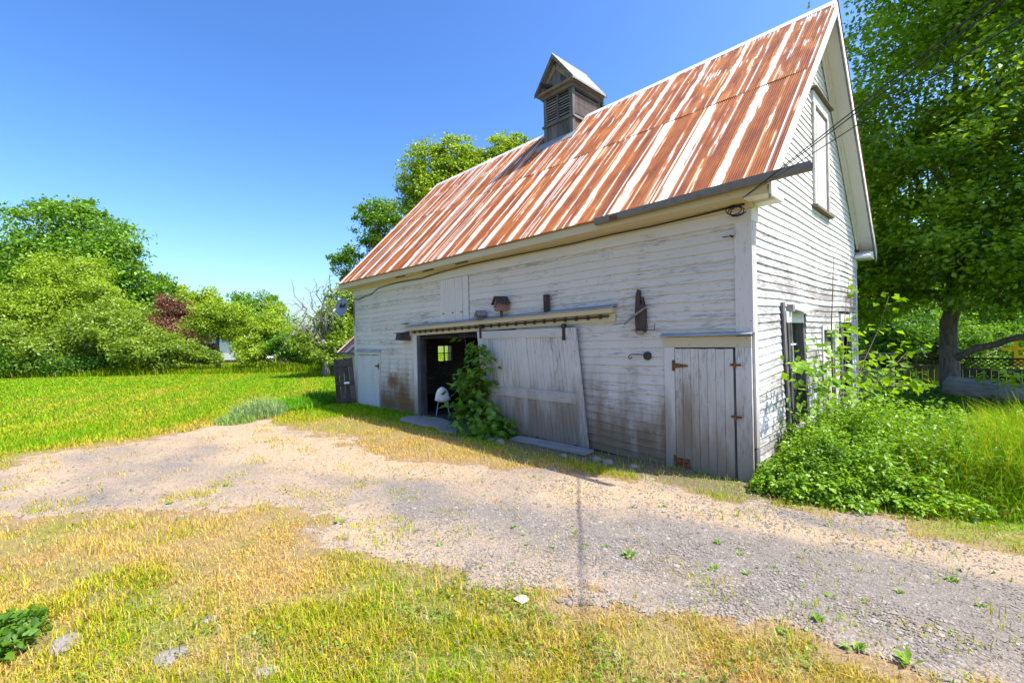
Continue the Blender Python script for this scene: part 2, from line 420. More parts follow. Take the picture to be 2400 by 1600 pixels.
M['yellow'] = m_plain('yellow paint', (.72, .38, .02), .6, .1)
M['house'] = m_plain('house siding white', (.78, .79, .80), .7, .06)
M['houseroof'] = m_plain('house shingles', (.13, .12, .12), .9, .3)
M['brick'] = m_plain('brick red', (.16, .07, .055), .9, .3)
M['paper'] = m_plain('pale dry leaf', (.50, .45, .34), .7, .1)

# ------------------------------------------------------------------ terrain
def gz(x, y):
    x = np.asarray(x, float); y = np.asarray(y, float)
    b = .05 * (fbm(x * .35, y * .35, 5, 3) - .5) + .03 * (fbm(x * 1.3, y * 1.3, 9, 3) - .5)
    barn_d = np.maximum(np.maximum(-11.6 - x, x - .4), np.maximum(-.5 - y, y - 7))
    b = b * sstep(0, 1.2, barn_d)
    far = np.hypot(x - CAM[0], y - CAM[1])
    return b + .25 * sstep(20, 60, far) * (fbm(x * .03, y * .03, 3, 2) - .35)

UPE = [(-8.72, -7.0), (-9.46, -6.39), (-9.49, -5.05), (-10.43, -3.76), (-10.43, -2.64), (-8.21, -2.56), (-5.53, -2.54), (-3.73, -2.22),
       (-2.91, -1.72), (-1.5, -1.1), (-.47, -.78), (.12, -.66), (.89, -.71), (1.67, -.4), (2.2, -.36), (4.5, .3), (9, 1.2), (16, 2)]
LOE = [(-5.53, -6.72), (-4.59, -5.67), (-3.9, -4.77), (-2.88, -4.4), (-2.04, -4.62), (-1.15, -4.17), (-.43, -3.89), (.22, -3.48),
       (.63, -3.07), (1.1, -2.87), (1.62, -2.83), (2.6, -3.0), (6, -3.6), (16, -5)]
POLY = np.array(UPE + LOE[::-1] + [(-8, -13), (-12, -13)])
def poly_sd(x, y):
    """signed distance to the driveway outline, negative inside"""
    x = np.asarray(x, float); y = np.asarray(y, float)
    d = np.full(x.shape, 1e9); ins = np.zeros(x.shape, bool); n = len(POLY)
    for i in range(n):
        x0, y0 = POLY[i]; x1, y1 = POLY[(i + 1) % n]
        ex, ey = x1 - x0, y1 - y0; L2 = ex * ex + ey * ey
        t = np.clip(((x - x0) * ex + (y - y0) * ey) / L2, 0, 1)
        d = np.minimum(d, np.hypot(x - x0 - t * ex, y - y0 - t * ey))
        c = ((y0 > y) != (y1 > y)) & (x < ex * (y - y0) / (ey if ey else 1e-9) + x0)
        ins ^= c
    return np.where(ins, -d, d)
def gravel_sd(x, y):
    return poly_sd(x, y) + (fbm(x * .9, y * .9, 21, 4) - .5) * 1.0 + (fbm(x * 4.5, y * 4.5, 23, 3) - .5) * .75

def below_lo(x, y):
    """the foreground side of the driveway"""
    lx = np.array([p[0] for p in LOE]); ly = np.array([p[1] for p in LOE])
    return (y < np.interp(x, lx, ly)) & (x > -6.5)
def dryness(x, y, sd):
    n = fbm(x * .8, y * .8, 31, 4); n2 = fbm(x * 2.6, y * 2.6, 37, 3)
    fg = below_lo(x, y)
    d_fg = .82 + (n - .5) * 1.2 + (n2 - .5) * .7
    d_fg = d_fg - .55 * sstep(1.5, .2, np.hypot(x + .55, y + 4.95)) - .5 * sstep(1.1, .2, np.hypot(x + 2.3, y + 6.0)) + .25 * sstep(.4, 1.0, x)
    strip = (y > -3.2) & (x > -9.3) & (x < 0)
    d_st = .95 - .9 * sstep(-1.35, -.55, y) + (n - .5) * .8 - .45 * sstep(-6.3, -9.0, x)
    d_rt = .52 + (n - .5) * 1.0 - .5 * sstep(.1, .8, sd)
    lawn = .02 + (n - .5) * .35 + .10 * np.sin((x * .35 + y) * 3.2) + .55 * sstep(1.6, .0, sd) + .20 * sstep(.52, .7, fbm(x * .18 + y * .35, y * .07, 41, 3)) + .3 * sstep(7, 1, np.hypot((x + 17) * .6, y + 5.5)) * n2 * 1.6
    d = np.where(fg, d_fg, np.where(strip, d_st, np.where(x >= 0, d_rt, lawn)))
    return np.clip(d, 0, 1)

def axis_lines(lo, hi, step, far):
    a = list(np.arange(lo, hi + 1e-6, step)); s = step; v = hi
    while v < far: s *= 1.22; v += s; a.append(v)
    s = step; v = lo; b = []
    while v > -far: s *= 1.22; v -= s; b.append(v)
    return np.array(b[::-1] + a)
def build_ground():
    xs = axis_lines(-16, 6, .1, 3000); ys = axis_lines(-9, 2, .1, 3000)
    X, Y = np.meshgrid(xs, ys); x = X.ravel(); y = Y.ravel(); z = gz(x, y)
    nx, ny = len(xs), len(ys)
    idx = np.arange(nx * ny).reshape(ny, nx)
    q = np.stack([idx[:-1, :-1], idx[:-1, 1:], idx[1:, 1:], idx[1:, :-1]], -1).reshape(-1, 4)
    sd = gravel_sd(x, y); d = dryness(x, y, sd)[:, None]
    green = np.array([.115, .185, .015]); dry = np.array([.27, .19, .085]); soil = np.array([.26, .18, .115])
    c = green * (1 - d) + dry * d
    s = sstep(.45, -.1, sd)[:, None]
    c = c * (1 - s) + soil * s
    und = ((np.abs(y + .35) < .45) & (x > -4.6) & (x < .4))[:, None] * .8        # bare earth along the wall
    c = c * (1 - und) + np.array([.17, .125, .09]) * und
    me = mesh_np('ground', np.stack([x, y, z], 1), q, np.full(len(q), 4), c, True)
    return tag(link('ground', me, M['ground']), kind='structure')
build_ground()

def build_driveway():
    st = .06; xs = np.arange(-12.5, 9, st); ys = np.arange(-11.5, 1.6, st)
    X, Y = np.meshgrid(xs, ys); x = X.ravel(); y = Y.ravel(); nx, ny = len(xs), len(ys)
    sd = gravel_sd(x, y); z = gz(x, y) + np.where(sd < -.04, .006, -.02) + .012 * (fbm(x * 5, y * 5, 3, 3) - .5) * (sd < -.1)
    idx = np.arange(nx * ny).reshape(ny, nx)
    q = np.stack([idx[:-1, :-1], idx[:-1, 1:], idx[1:, 1:], idx[1:, :-1]], -1).reshape(-1, 4)
    q = q[(sd[q] < 0.02).any(1)]
    used = np.unique(q); remap = np.full(nx * ny, -1); remap[used] = np.arange(len(used)); q = remap[q]
    x, y, z, sd = x[used], y[used], z[used], sd[used]
    # wheel tracks of pale sandy dirt between greyer gravel
    ridge = np.interp(x, [p[0] for p in LOE], [p[1] for p in LOE])
    n = fbm(x * .9, y * 1.4, 51, 5); n2 = fbm(x * 2.6, y * 3.4, 53, 4)
    up = np.interp(x, [p[0] for p in UPE[3:]], [p[1] for p in UPE[3:]])
    tt = np.clip((y - ridge) / np.maximum(up - ridge, .3), 0, 1)
    track = np.exp(-((tt - .78) / .16) ** 2) + .7 * np.exp(-((tt - .18) / .12) ** 2) * (x > -3)
    dirt = np.clip(.50 * sstep(-2, -5, x) + track * .9 + (n - .5) * 1.7 + (n2 - .5) * .5 + .05 - .35 * sstep(-1.5, 1.5, x) - .5 * sstep(1.2, .3, np.hypot((x - 1.0) * .5, y + 2.0)), 0, 1)[:, None]
    grey = np.array([.196, .172, .146]); tan = np.array([.40, .292, .182])
    c = grey * (1 - dirt) + tan * dirt
    e = sstep(-.5, .0, sd)[:, None] * .5
    c = c * (1 - e) + np.array([.42, .30, .19]) * e
    me = mesh_np('gravel_driveway', np.stack([x, y, z], 1), q, np.full(len(q), 4), c, True)
    return tag(link('gravel_driveway', me, M['gravel']), kind='structure')
build_driveway()

# ------------------------------------------------------------------ the barn
L, D, HW, HF, OV, HE, HR, EN, EF = 11.21, 6.6, 3.433, 3.25, .36, 3.635, 7.427, .344, .26
SL = (HR - HE) / (D / 2 + OV); ANG = math.atan(SL)
barn = thing('barn', 'old white clapboard barn with rusty corrugated roof and cupola', 'barn')

def roof_z(y):                                   # top of decking at y
    return HE + SL * (min(y, D - y) + OV)

# --- wall shells
FRONT_OPEN = [(-11.06, -9.70, -.1, 1.50), (-7.60, -5.0, -.1, 1.97), (-1.02, -.19, -.1, 1.68)]
def wall_strip(mb, a0, a1, z0, z1, opens, put):
    """rectangles around openings, put(lo_a, hi_a, lo_z, hi_z)"""
    cuts = sorted({a0, a1, *[min(max(o[0], a0), a1) for o in opens], *[min(max(o[1], a0), a1) for o in opens]})
    for p, q in zip(cuts[:-1], cuts[1:]):
        m = (p + q) / 2; segs = [(z0, z1)]
        for o in opens:
            if o[0] < m < o[1]:
                ns = []
                for s, e in segs:
                    if o[2] > s: ns.append((s, min(e, o[2])))
                    if o[3] < e: ns.append((max(s, o[3]), e))
                segs = [t for t in ns if t[1] - t[0] > .01]
        for s, e in segs: put(p, q, s, e)

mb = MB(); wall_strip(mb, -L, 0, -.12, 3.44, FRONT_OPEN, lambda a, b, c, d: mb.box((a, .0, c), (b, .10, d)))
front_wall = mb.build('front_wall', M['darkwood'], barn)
GW = [(1.55, 2.28, .52, 2.08), (3.46, 4.30, .02, 1.90), (4.88, 5.72, .55, 2.10), (3.12, 3.92, 4.06, 5.72)]
mb = MB(); wall_strip(mb, .10, D - .10, -.12, 3.44, GW, lambda a, b, c, d: mb.box((-.10, a, c), (0, b, d)))
wall_strip(mb, .15, D - .15, 3.44, 3.60, [], lambda a, b, c, d: mb.box((-.10, a, c), (0, b, d)))
for (ya, yb) in ((.05, 3.12), (3.92, D - .05)):     # gable triangle in strips
    n = 12
    for k in range(n):
        p, q = ya + (yb - ya) * k / n, ya + (yb - ya) * (k + 1) / n
        za, zb = roof_z(p) - .14, roof_z(q) - .14
        mb.poly([(-.1, p, 3.6), (0, p, 3.6), (0, q, 3.6), (-.1, q, 3.6), (-.1, p, max(za, 3.61)), (0, p, max(za, 3.61)), (0, q, max(zb, 3.61)), (-.1, q, max(zb, 3.61))],
                [(0, 3, 2, 1), (4, 5, 6, 7), (0, 1, 5, 4), (1, 2, 6, 5), (2, 3, 7, 6), (3, 0, 4, 7)])
mb.box((-.1, 3.12, 3.6), (0, 3.92, 4.06)); mb.prism([(3.12, 5.72), (3.92, 5.72), (3.92, roof_z(3.92) - .14), (3.3, roof_z(3.3) - .14), (3.12, roof_z(3.12) - .14)], 'x', -.1, 0)
gable_wall = mb.build('gable_wall', M['darkwood'], barn)
mb = MB(); wall_strip(mb, .1, D - .1, -.12, 3.44, [(2.92, 3.52, 1.14, 1.66)], lambda a, b, c, d: mb.box((-L, a, c), (-L + .1, b, d)))
mb.prism([(.05, 3.44), (D - .05, 3.44), (D / 2, HR - .2)], 'x', -L, -L + .1)
left_wall = mb.build('left_wall', M['clap_gable'], barn)
MB().box((-L, D - .10, -.12), (0, D, 3.44)).build('back_wall', M['clap_front'], barn)
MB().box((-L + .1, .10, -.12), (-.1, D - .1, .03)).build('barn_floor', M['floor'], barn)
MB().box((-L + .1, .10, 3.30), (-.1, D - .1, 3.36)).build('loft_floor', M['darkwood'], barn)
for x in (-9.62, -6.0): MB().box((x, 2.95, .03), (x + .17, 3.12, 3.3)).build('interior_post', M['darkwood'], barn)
mb = MB()
for yy in (3.20,): mb.box((-L + .02, yy, 1.14), (-L + .06, yy + .03, 1.66))
mb.box((-L + .02, 2.92, 1.40), (-L + .06, 3.52, 1.425)); mb.build('muntin', M['trim_z'], left_wall)

# --- sag of the old siding
def warp_front(x, z):
    sag = -.035 * math.sin((x + 1.2) * .55) * (1 - min(1, max(0, (z - .4) / 2.2)))
    dip = -.10 * math.exp(-((x + 1.15) / 1.1) ** 2) * max(0., 1 - abs(z - .55) / .75)
    return sag * .6 + dip + .010 * math.sin(x * 1.9 + z * 2.0)
def warp_gable(y, z):
    a = -.105 * math.exp(-(y / .85) ** 2) * math.exp(-((z - 1.55) / .95) ** 2)
    b = -.05 * math.exp(-((y - 2.9) / 1.5) ** 2) * math.exp(-((z - 2.4) / .55) ** 2)
    return a + b + .008 * math.sin(y * 2.1 + z)

def clapboard(axis, a, b, z0, h, t=.018, end_lift=0.0, warp=True):
    """one lapped board: thick at its lower edge, thin at the top, following the sag; the face bows with it"""
    n = max(2, int((b - a) / .55) + 1); vs = []; fs = []
    for i in range(n + 1):
        s = a + (b - a) * i / n
        for k, (dz, out) in enumerate(((0, t), (h, .005), (h, -.0), (0, -.0))):
            z = z0 + dz
            if axis == 'x': vs.append((s, -out - (.0 if out else 0), z + warp_front(s, z)))
            else: vs.append((out, s, z + warp_gable(s, z)))
    for i in range(n):
        p = i * 4; q = p + 4
        for k in range(4):
            k2 = (k + 1) % 4; fs.append((p + k, q + k, q + k2, p + k2))
    fs += [(0, 1, 2, 3), tuple(n * 4 + k for k in (3, 2, 1, 0))]
    return MB().poly(vs, fs)

FR = [(-11.30, -9.62, -1, 1.60), (-7.86, -4.2, -1, 2.20), (-1.16, .1, -1, 1.84), (-6.68, -5.60, 2.26, 3.31)]
EXPO = .127; z = .02; row = 0
rr = random.Random(3)
def spans(a0, a1, z0, z1, opens):
    segs = [(a0, a1)]
    for o in opens:
        zc = (z0 + z1) / 2
        if o[2] < zc < o[3]:
            ns = []
            for s, e in segs:
                if o[0] > s: ns.append((s, min(e, o[0])))
                if o[1] < e: ns.append((max(s, o[1]), e))
            segs = [t for t in ns if t[1] - t[0] > .06]
    return segs
while z < HF - .02:
    h = min(EXPO, HF - z)
    for s, e in spans(-11.09, -.18, z, z + h, FR):
        cuts = [s]
        while e - cuts[-1] > 4.6: cuts.append(cuts[-1] + rr.uniform(2.4, 4.2))
        cuts.append(e)
        for p, q in zip(cuts[:-1], cuts[1:]):
            if q - p < .05: continue
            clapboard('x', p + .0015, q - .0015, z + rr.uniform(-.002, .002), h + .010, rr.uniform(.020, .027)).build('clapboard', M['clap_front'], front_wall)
    z += EXPO
EXPO = .102
GO = [(1.38, 2.40, .40, 2.30), (3.38, 4.37, -1, 1.97), (4.78, 5.84, .44, 2.27), (2.97, 4.08, 3.96, 5.98)]
z = .02
while z < 6.9:
    inset = (z + EXPO + .16 - HE) / SL - OV if z > 3.35 else -1
    a0, a1 = max(.11, inset), min(D - .11, D - inset)
    if a1 - a0 < .2: break
    for s, e in spans(a0, a1, z, z + EXPO, GO):
        cuts = [s]
        while e - cuts[-1] > 4.0: cuts.append(cuts[-1] + rr.uniform(1.8, 3.2))
        cuts.append(e)
        for p, q in zip(cuts[:-1], cuts[1:]):
            if q - p < .05: continue
            clapboard('y', p + .0015, q - .0015, z + rr.uniform(-.003, .003), EXPO + .010, rr.uniform(.017, .026)).build('clapboard', M['clap_gable'], gable_wall)
    z += EXPO

# --- corner boards and cornice
MB().box((-.18, -.030, 1.87), (.028, .0, 3.25)).build('corner_board', M['trim_z'], barn)
MB().box((.0, .001, .42), (.030, .115, 3.25), lambda x, y, z: (x, y + (.03 * (1.9 - z) if z < 1.9 else 0) * .3, z)).build('corner_board', M['trim_z'], barn)
bo = MB().box((.0, .02, -.02), (.028, .13, .40)).build('corner_board', M['greywood'], barn)
MB().box((-11.235, -.030, -.05), (-11.09, .0, 3.25)).build('corner_board', M['trim_z'], barn)
MB().box((.0, D - .115, -.05), (.030, D + .02, 3.25)).build('corner_board', M['trim_z'], barn)
FZ = M['cream']
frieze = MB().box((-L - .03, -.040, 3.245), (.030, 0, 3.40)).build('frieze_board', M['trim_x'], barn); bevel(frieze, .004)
MB().prism([(0, 3.40), (-.075, 3.40), (-.10, 3.45), (0, 3.45)], 'x', -L - .06, .06).build('cornice_moulding', FZ, barn)
# boxed cornice: sloping soffit and fascia under the eave
MB().prism([(.0, 3.452), (-.10, 3.452), (-OV + .05, 3.485), (-OV + .035, 3.60), (-.0, 3.62)], 'x', -L - EF + .02, .28).build('cornice', FZ, barn)
MB().prism([(-OV + .033, 3.475), (-OV + .012, 3.475), (-OV + .012, 3.612), (-OV + .033, 3.622)], 'x', -L - EF + .01, .30).build('fascia', FZ, barn)
mb = MB(); mb.prism([(-.30, 3.455), (.24, 3.455), (.24, 3.50), (-.10, 3.62), (-.30, 3.56)], 'x', .032, .31); mb.build('eave_return', M['trim_y'], barn)
MB().box((.0, -.035, 3.25), (.036, .20, 3.452)).build('return_frieze', M['trim_y'], barn)
mb = MB(); mb.prism([(D - .24, 3.455), (D + .30, 3.455), (D + .30, 3.56), (D + .10, 3.62), (D - .24, 3.50)], 'x', .032, .31); mb.build('eave_return', M['trim_y'], barn)
MB().box((.0, D - .20, 3.25), (.036, D + .035, 3.452)).build('return_frieze', M['trim_y'], barn)
MB().prism([(D, 3.452), (D + OV - .05, 3.485), (D + OV - .035, 3.60), (D, 3.62)], 'x', -L - EF + .02, .28).build('cornice', FZ, barn)
# rakes
def slope_pt(y, dn):                             # dn metres below the deck top, measured square to the slope
    return (y, roof_z(y) - dn / math.cos(ANG))
def rake(dn0, dn1, x0, x1, y0, y1, m, name):
    pr = [slope_pt(y0, dn0), slope_pt(y1, dn0), slope_pt(y1, dn1), slope_pt(y0, dn1)]
    if abs(y1 - D / 2) < .001 or abs(y0 - D / 2) < .001: pass
    return MB().prism(pr, 'x', x0, x1).build(name, m, barn)
for (a, b) in ((-OV + .02, D / 2), (D / 2, D + OV - .02)):
    rake(.055, .075, .045, EN - .022, a, b, M['trim_y'], 'rake_soffit')
    rake(.012, .155, EN - .020, EN + .004, a, b, M['trim_y'], 'bargeboard')
    rake(.155, .185, EN - .030, EN - .004, a, b, M['greywood_y'], 'bargeboard_moulding')
    rake(.075, .20, .030, .062, a + (.3 if a < 1 else 0), b - (.3 if b > 5 else 0), M['trim_y'], 'rake_frieze')
    rake(.075, .115, .062, .10, a + (.3 if a < 1 else 0), b - (.3 if b > 5 else 0), M['trim_y'], 'rake_moulding')

# --- roof
mb = MB()
mb.prism([(-OV, HE - .045), (D / 2, HR - .045), (D / 2, HR - .005), (-OV, HE - .005)], 'x', -L - EF, EN)
mb.prism([(D + OV, HE - .045), (D + OV, HE - .005), (D / 2, HR - .005), (D / 2, HR - .045)], 'x', -L - EF, EN)
roof = mb.build('roof', M['tanwood'], barn)
SWID, SEG = .738, 24
LS = (D / 2 + OV) / math.cos(ANG); SEAM = 2.72
def sheet_mesh(name, length, w, lift0, lift1):
    n = SEG * 4; rows = [0, .02] + list(np.linspace(.25, 1, 5)); vs = []; q = []
    for j, rv in enumerate(rows):
        for i in range(n + 1):
            u = w * i / n; c = .0075 * math.cos(2 * math.pi * i / 4)
            wav = .004 * math.sin(rv * 9 + u * 5) + (.006 * math.sin(u * 7.0) if rv < .01 else 0)
            vs.append((u, length * rv, lift0 + (lift1 - lift0) * rv + c + wav * .5))
    for j in range(len(rows) - 1):
        for i in range(n):
            a = j * (n + 1) + i; q.append((a, a + 1, a + n + 2, a + n + 1))
    return mesh_np(name, vs, q, np.full(len(q), 4), None, True)
NS = 16; total = L + EF + EN; SW = total / NS
lo_me = sheet_mesh('roof_sheet_lower', SEAM + .06, SW + .03, .010, .010); lo_me.materials.append(M['roof_lo'])
up_me = sheet_mesh('roof_sheet_upper', LS - SEAM + .02, SW + .03, .016, .014); up_me.materials.append(M['roof_up'])
e_u = np.array([0, math.cos(ANG), math.sin(ANG)]); e_n = np.array([0, -math.sin(ANG), math.cos(ANG)])
for i in range(NS):
    x0 = EN - SW * (i + 1)
    jit = rr.uniform(-.012, .012)
    for me, v0 in ((lo_me, -.035 + jit), (up_me, SEAM + jit * .6)):
        o = link('roof_sheet', me, None, roof); p = np.array([x0 - .015 + (0 if i < NS - 1 else .015), -OV, HE]) + e_u * v0 + e_n * (.004 * (i % 2))
        o.location = p; o.rotation_euler = (ANG, 0, 0)
        b = link('roof_sheet', me, None, roof); b.location = (x0 + SW + .015, D + OV - e_u[1] * v0, HE + e_u[2] * v0 + .004 * (i % 2)); b.rotation_euler = (ANG, 0, math.pi)
for k in range(5):
    xa = -L - EF + total * k / 5; xb = xa + total / 5 - .004
    mb = MB(); mb.poly([(xa, D / 2 - .13, HR - .105), (xa, D / 2, HR + .035), (xa, D / 2 + .13, HR - .105), (xb, D / 2 - .13, HR - .105), (xb, D / 2, HR + .035), (xb, D / 2 + .13, HR - .105)], [(0, 3, 4, 1), (1, 4, 5, 2)])
    o = mb.build('ridge_cap', M['zinc'], roof); s = o.modifiers.new('s', 'SOLIDIFY'); s.thickness = .006

# --- gutter
A = Vector((-2.02, -.405, 3.575)); B = Vector((.76, -.43, 3.60))
prof = [(-.045, .05), (-.045, -.02), (-.025, -.045), (.025, -.045), (.045, -.02), (.045, .05), (.038, .05), (.038, -.015), (.02, -.035), (-.02, -.035), (-.038, -.015), (-.038, .05)]
mb = MB(); n = len(prof); vs = []
for P in (A, B): vs += [(P.x, P.y + p[0], P.z + p[1]) for p in prof]
mb.poly(vs, [(i, (i + 1) % n, (i + 1) % n + n, i + n) for i in range(n)]); mb.poly(vs[:n], [tuple(range(1, 5)) + (5, 0)])
gut = mb.build('gutter', M['gutter'], barn)
MB().box((-1.75, -.455, 3.53), (-1.62, -.447, 3.60)).build('rust_patch', M['rust'], gut)
# torn slots along the soffit
for x in (-8.25, -7.0, -5.75): MB().box((x, -.27, 3.458), (x + .42, -.235, 3.474), lambda a, b, c: (a, b, c - .004)).build('soffit_vent', M['black'], barn)

# --- sliding door
def sh(x, z): return x + (2.02 - z) * .108
sd_ = MB().box((-5.22, -.085, .06), (-2.70, -.070, 2.0), lambda x, y, z: (sh(x, z), y, z)).build('sliding_door', M['darkwood'], barn)
def dboard(x0, x1, z0, z1, y0, y1, name, m, par): return MB().box((x0, y0, z0), (x1, y1, z1), lambda x, y, z: (sh(x, z), y, z)).build(name, m, par)
def planks(x0, x1, z0, z1, w):
    n = int(round((x1 - x0) / w)); w = (x1 - x0) / n
    for i in range(n):
        dboard(x0 + i * w + .0025, x0 + (i + 1) * w - .0025, z0 + rr.uniform(-.02, .02) * (z0 < .2), z1, -.100 - rr.uniform(0, .006), -.085, 'plank', M['door_z'], sd_)
planks(-5.08, -3.98, .93, 1.87, .088); planks(-3.85, -2.83, .93, 1.87, .088); planks(-5.08, -2.83, .06, .76, .088)
for x0, x1, za, zb in ((-5.24, -5.08, .05, 2.02), (-2.83, -2.68, .05, 2.02), (-3.98, -3.85, .92, 1.87)):
    dboard(x0, x1, za, zb, -.122, -.085, 'stile', M['door_z'], sd_)
dboard(-5.08, -2.83, 1.87, 2.02, -.122, -.085, 'rail', M['door_x'], sd_)
dboard(-5.08, -2.83, .75, .925, -.122, -.085, 'rail', M['door_x'], sd_)
dboard(-5.08, -2.85, .925, .942, -.128, -.085, 'rail_cap', M['ledge'], sd_)
for x, z in ((-5.12, 2.02), (-2.92, 1.95)):
    mb = MB(); mb.box((x - .03, -.135, z - .14), (x + .03, -.124, z + .13)); mb.tube([(x, -.15, z + .10), (x, -.10, z + .10)], .045, 10); mb.build('hanger', M['darkrust'], sd_)
MB().prism([(-.42, .012), (-.16, .02), (-.16, .065), (-.42, .045)], 'x', -4.0, -2.32).build('weathered_sill_board', M['greywood_x'], barn)
# --- track hood above it
def th(x, z): return z + (x + 8.0) * .0175
hood = MB().box((-8.02, -.135, 2.115), (-1.95, -.012, 2.195), lambda x, y, z: (x, y, th(x, z))).build('track_hood', FZ, barn)
MB().prism([(-.0, 2.245), (-.165, 2.197), (-.165, 2.212), (-.0, 2.262)], 'x', -8.05, -1.92).build('hood_cap', M['ledge'], hood)
for o in hood.children:
    for v in o.data.vertices: v.co.z = th(v.co.x, v.co.z)
MB().box((-8.0, -.05, 1.985), (-1.95, -.018, 2.112), lambda x, y, z: (x, y, th(x, z))).build('track_board', FZ, hood)
mb = MB(); mb.box((-7.85, -.085, 2.055), (-2.05, -.072, 2.085), lambda x, y, z: (x, y, th(x, z))); mb.build('track_rail', M['darkrust'], hood)
for i in range(24):
    x = -7.75 + i * .24
    MB().box((x, -.09, 2.035), (x + .035, -.05, 2.10), lambda a, y, z: (a, y, th(a, z))).build('track_bracket', M['darkrust'], hood)
# door opening jambs
MB().box((-7.86, -.045, -.02), (-7.70, .0, 2.0)).build('jamb', M['trim_z'], barn)
MB().box((-7.70, -.030, -.02), (-7.56, .14, 2.0)).build('jamb', M['greywood'], barn)
MB().box((-7.60, .0, 1.90), (-5.0, .12, 1.985)).build('lintel', M['darkwood'], barn)

# --- hinged plank doors
def plank_door(name, x0, x1, z0, z1, w, m, slope=0, label=None):
    d = MB().box((x0, -.012, z0 + .05), (x1, .02, z1)).build(name, M['darkwood'], barn)
    n = int(round((x1 - x0) / w)); w = (x1 - x0) / n
    for i in range(n):
        a, b = x0 + i * w + .002, x0 + (i + 1) * w - .002; t = rr.uniform(0, .007); zz = z0 + slope * (i + .5) / n + rr.uniform(-.008, .008)
        bevel(MB().box((a, -.036 - t, zz), (b, -.012, z1 - rr.uniform(0, .006))).build('plank', m, d), .003)
    if label: d['label'] = label
    return d
rdoor = plank_door('plank_door', -1.0, -.215, -.03, 1.665, .112, M['door_z'], -.05, 'weathered white plank door with rusty hinges')
MB().box((-.213, -.04, -.08), (-.192, -.01, 1.66)).build('plank', M['greywood'], rdoor)
def hinge(par, x, z, s, m=None):
    mb = MB(); mb.box((x - .035 * s, -.052, z - .075), (x + .005 * s, -.046, z + .075)) if s > 0 else mb.box((x - .005, -.052, z - .075), (x + .035, -.046, z + .075))
    mb.prism([(x, z - .035), (x + s * .19, z - .012), (x + s * .19, z + .012), (x, z + .035)], 'y', -.053, -.047)
    mb.build('hinge', m or M['rust'], par)
hinge(rdoor, -1.0, 1.43, 1); hinge(rdoor, -1.0, .10, 1)
MB().box((-1.0, -.047, .02), (-.80, -.0445, .15)).build('rust_patch', M['rust'], rdoor)
for z in (1.46, .80): 
    mb = MB(); mb.box((-.25, -.058, z - .012), (-.12, -.042, z + .012)); mb.box((-.205, -.06, z - .05), (-.185, -.044, z + .05)); mb.build('hasp', M['rust'], rdoor)
MB().box((-1.155, -.038, -.03), (-1.005, -.0, 1.68)).build('door_casing', M['trim_z'], barn)
MB().box((-.188, -.038, -.06), (-.0, -.0, 1.68)).build('door_casing', M['trim_z'], barn)
MB().box((-1.155, -.036, 1.682), (.0, -.0, 1.822)).build('door_head', FZ, barn)
MB().prism([(.0, 1.868), (-.10, 1.835), (-.10, 1.852), (.0, 1.886)], 'x', -1.19, .02).build('door_cap', M['ledge'], barn)
ldoor = plank_door('plank_door', -11.06, -9.72, -.03, 1.48, .12, M['hatch_z'], 0, 'narrow white plank door at the left corner')
hinge(ldoor, -9.72, 1.18, -1)
MB().box((-11.085, -.036, 1.492), (-9.62, -.0, 1.575)).build('door_head', M['trim_x'], barn)
MB().prism([(.0, 1.63), (-.09, 1.592), (-.09, 1.606), (.0, 1.645)], 'x', -11.15, -9.58).build('door_cap', M['ledge'], barn)
MB().box((-9.715, -.030, -.03), (-9.63, -.0, 1.49)).build('door_casing', M['trim_z'], barn)
hatch = plank_door('loft_hatch', -6.60, -5.82, 2.27, 3.24, .088, M['hatch_z'])
MB().box((-5.815, -.028, 2.28), (-5.62, -.0, 3.24)).build('casing', M['trim_z'], hatch)
MB().box((-6.68, -.028, 2.27), (-6.605, -.0, 3.24)).build('casing', M['trim_z'], hatch)
for x in (-6.55, -6.2, -5.87): MB().box((x, -.05, 2.45), (x + .06, -.045, 2.475)).build('strap', M['rust'], hatch)

# --- gable windows
def window(y0, y1, z0, z1, lean=0.0, boarded=False, cap=True, name='window'):
    cy = (y0 + y1) / 2
    def tf(x, y, z): return (x, y - (z - z0) * lean, z)
    fw = .10
    w = MB().box((-.08, y0 + fw, z0 + .02), (-.06, y1 - fw, z1 - fw), tf).build(name, M['glass'] if not boarded else M['trim_z'], barn)
    for a, b in ((y0, y0 + fw), (y1 - fw, y1)): bevel(MB().box((-.06, a, z0), (.055, b, z1 - fw), tf).build('casing', M['greywood'] if not boarded else M['trim_z'], w), .004)
    MB().box((-.06, y0, z1 - fw + .002), (.05, y1, z1 + .06), tf).build('head', M['trim_y'], w)
    MB().prism([(.0, z0 - .05), (.085, z0 - .06), (.085, z0 - .025), (.0, z0 - .002)], 'y', y0 - .06, y1 + .06).build('sill', M['greywood_y'], w)
    return w, tf
w1, tf = window(1.47, 2.36, .46, 2.10, .13)
for a, b, zc in ((1.58, 2.25, 1.30),):
    MB().box((-.075, a, zc), (-.03, b, zc + .05), tf).build('meeting_rail', M['trim_y'], w1)
for yy in (1.80, 2.02): MB().box((-.058, yy, 1.35), (-.04, yy + .025, 2.0), tf).build('muntin', M['trim_z'], w1)
MB().box((-.058, 1.58, 1.66), (-.04, 2.26, 1.685), tf).build('muntin', M['trim_y'], w1)
MB().box((-.13, 1.62, .75), (-.12, 2.2, 1.30), tf).build('curtain', M['curtain'], w1)
MB().box((-.13, 1.85, 1.42), (-.12, 2.2, 1.95), tf).build('curtain', M['orange'], w1)
mb = MB(); mb.box((.0, 1.38, 2.16), (.10, 1.48, 2.26)); mb.build('cap_end', M['greywood_y'], w1)
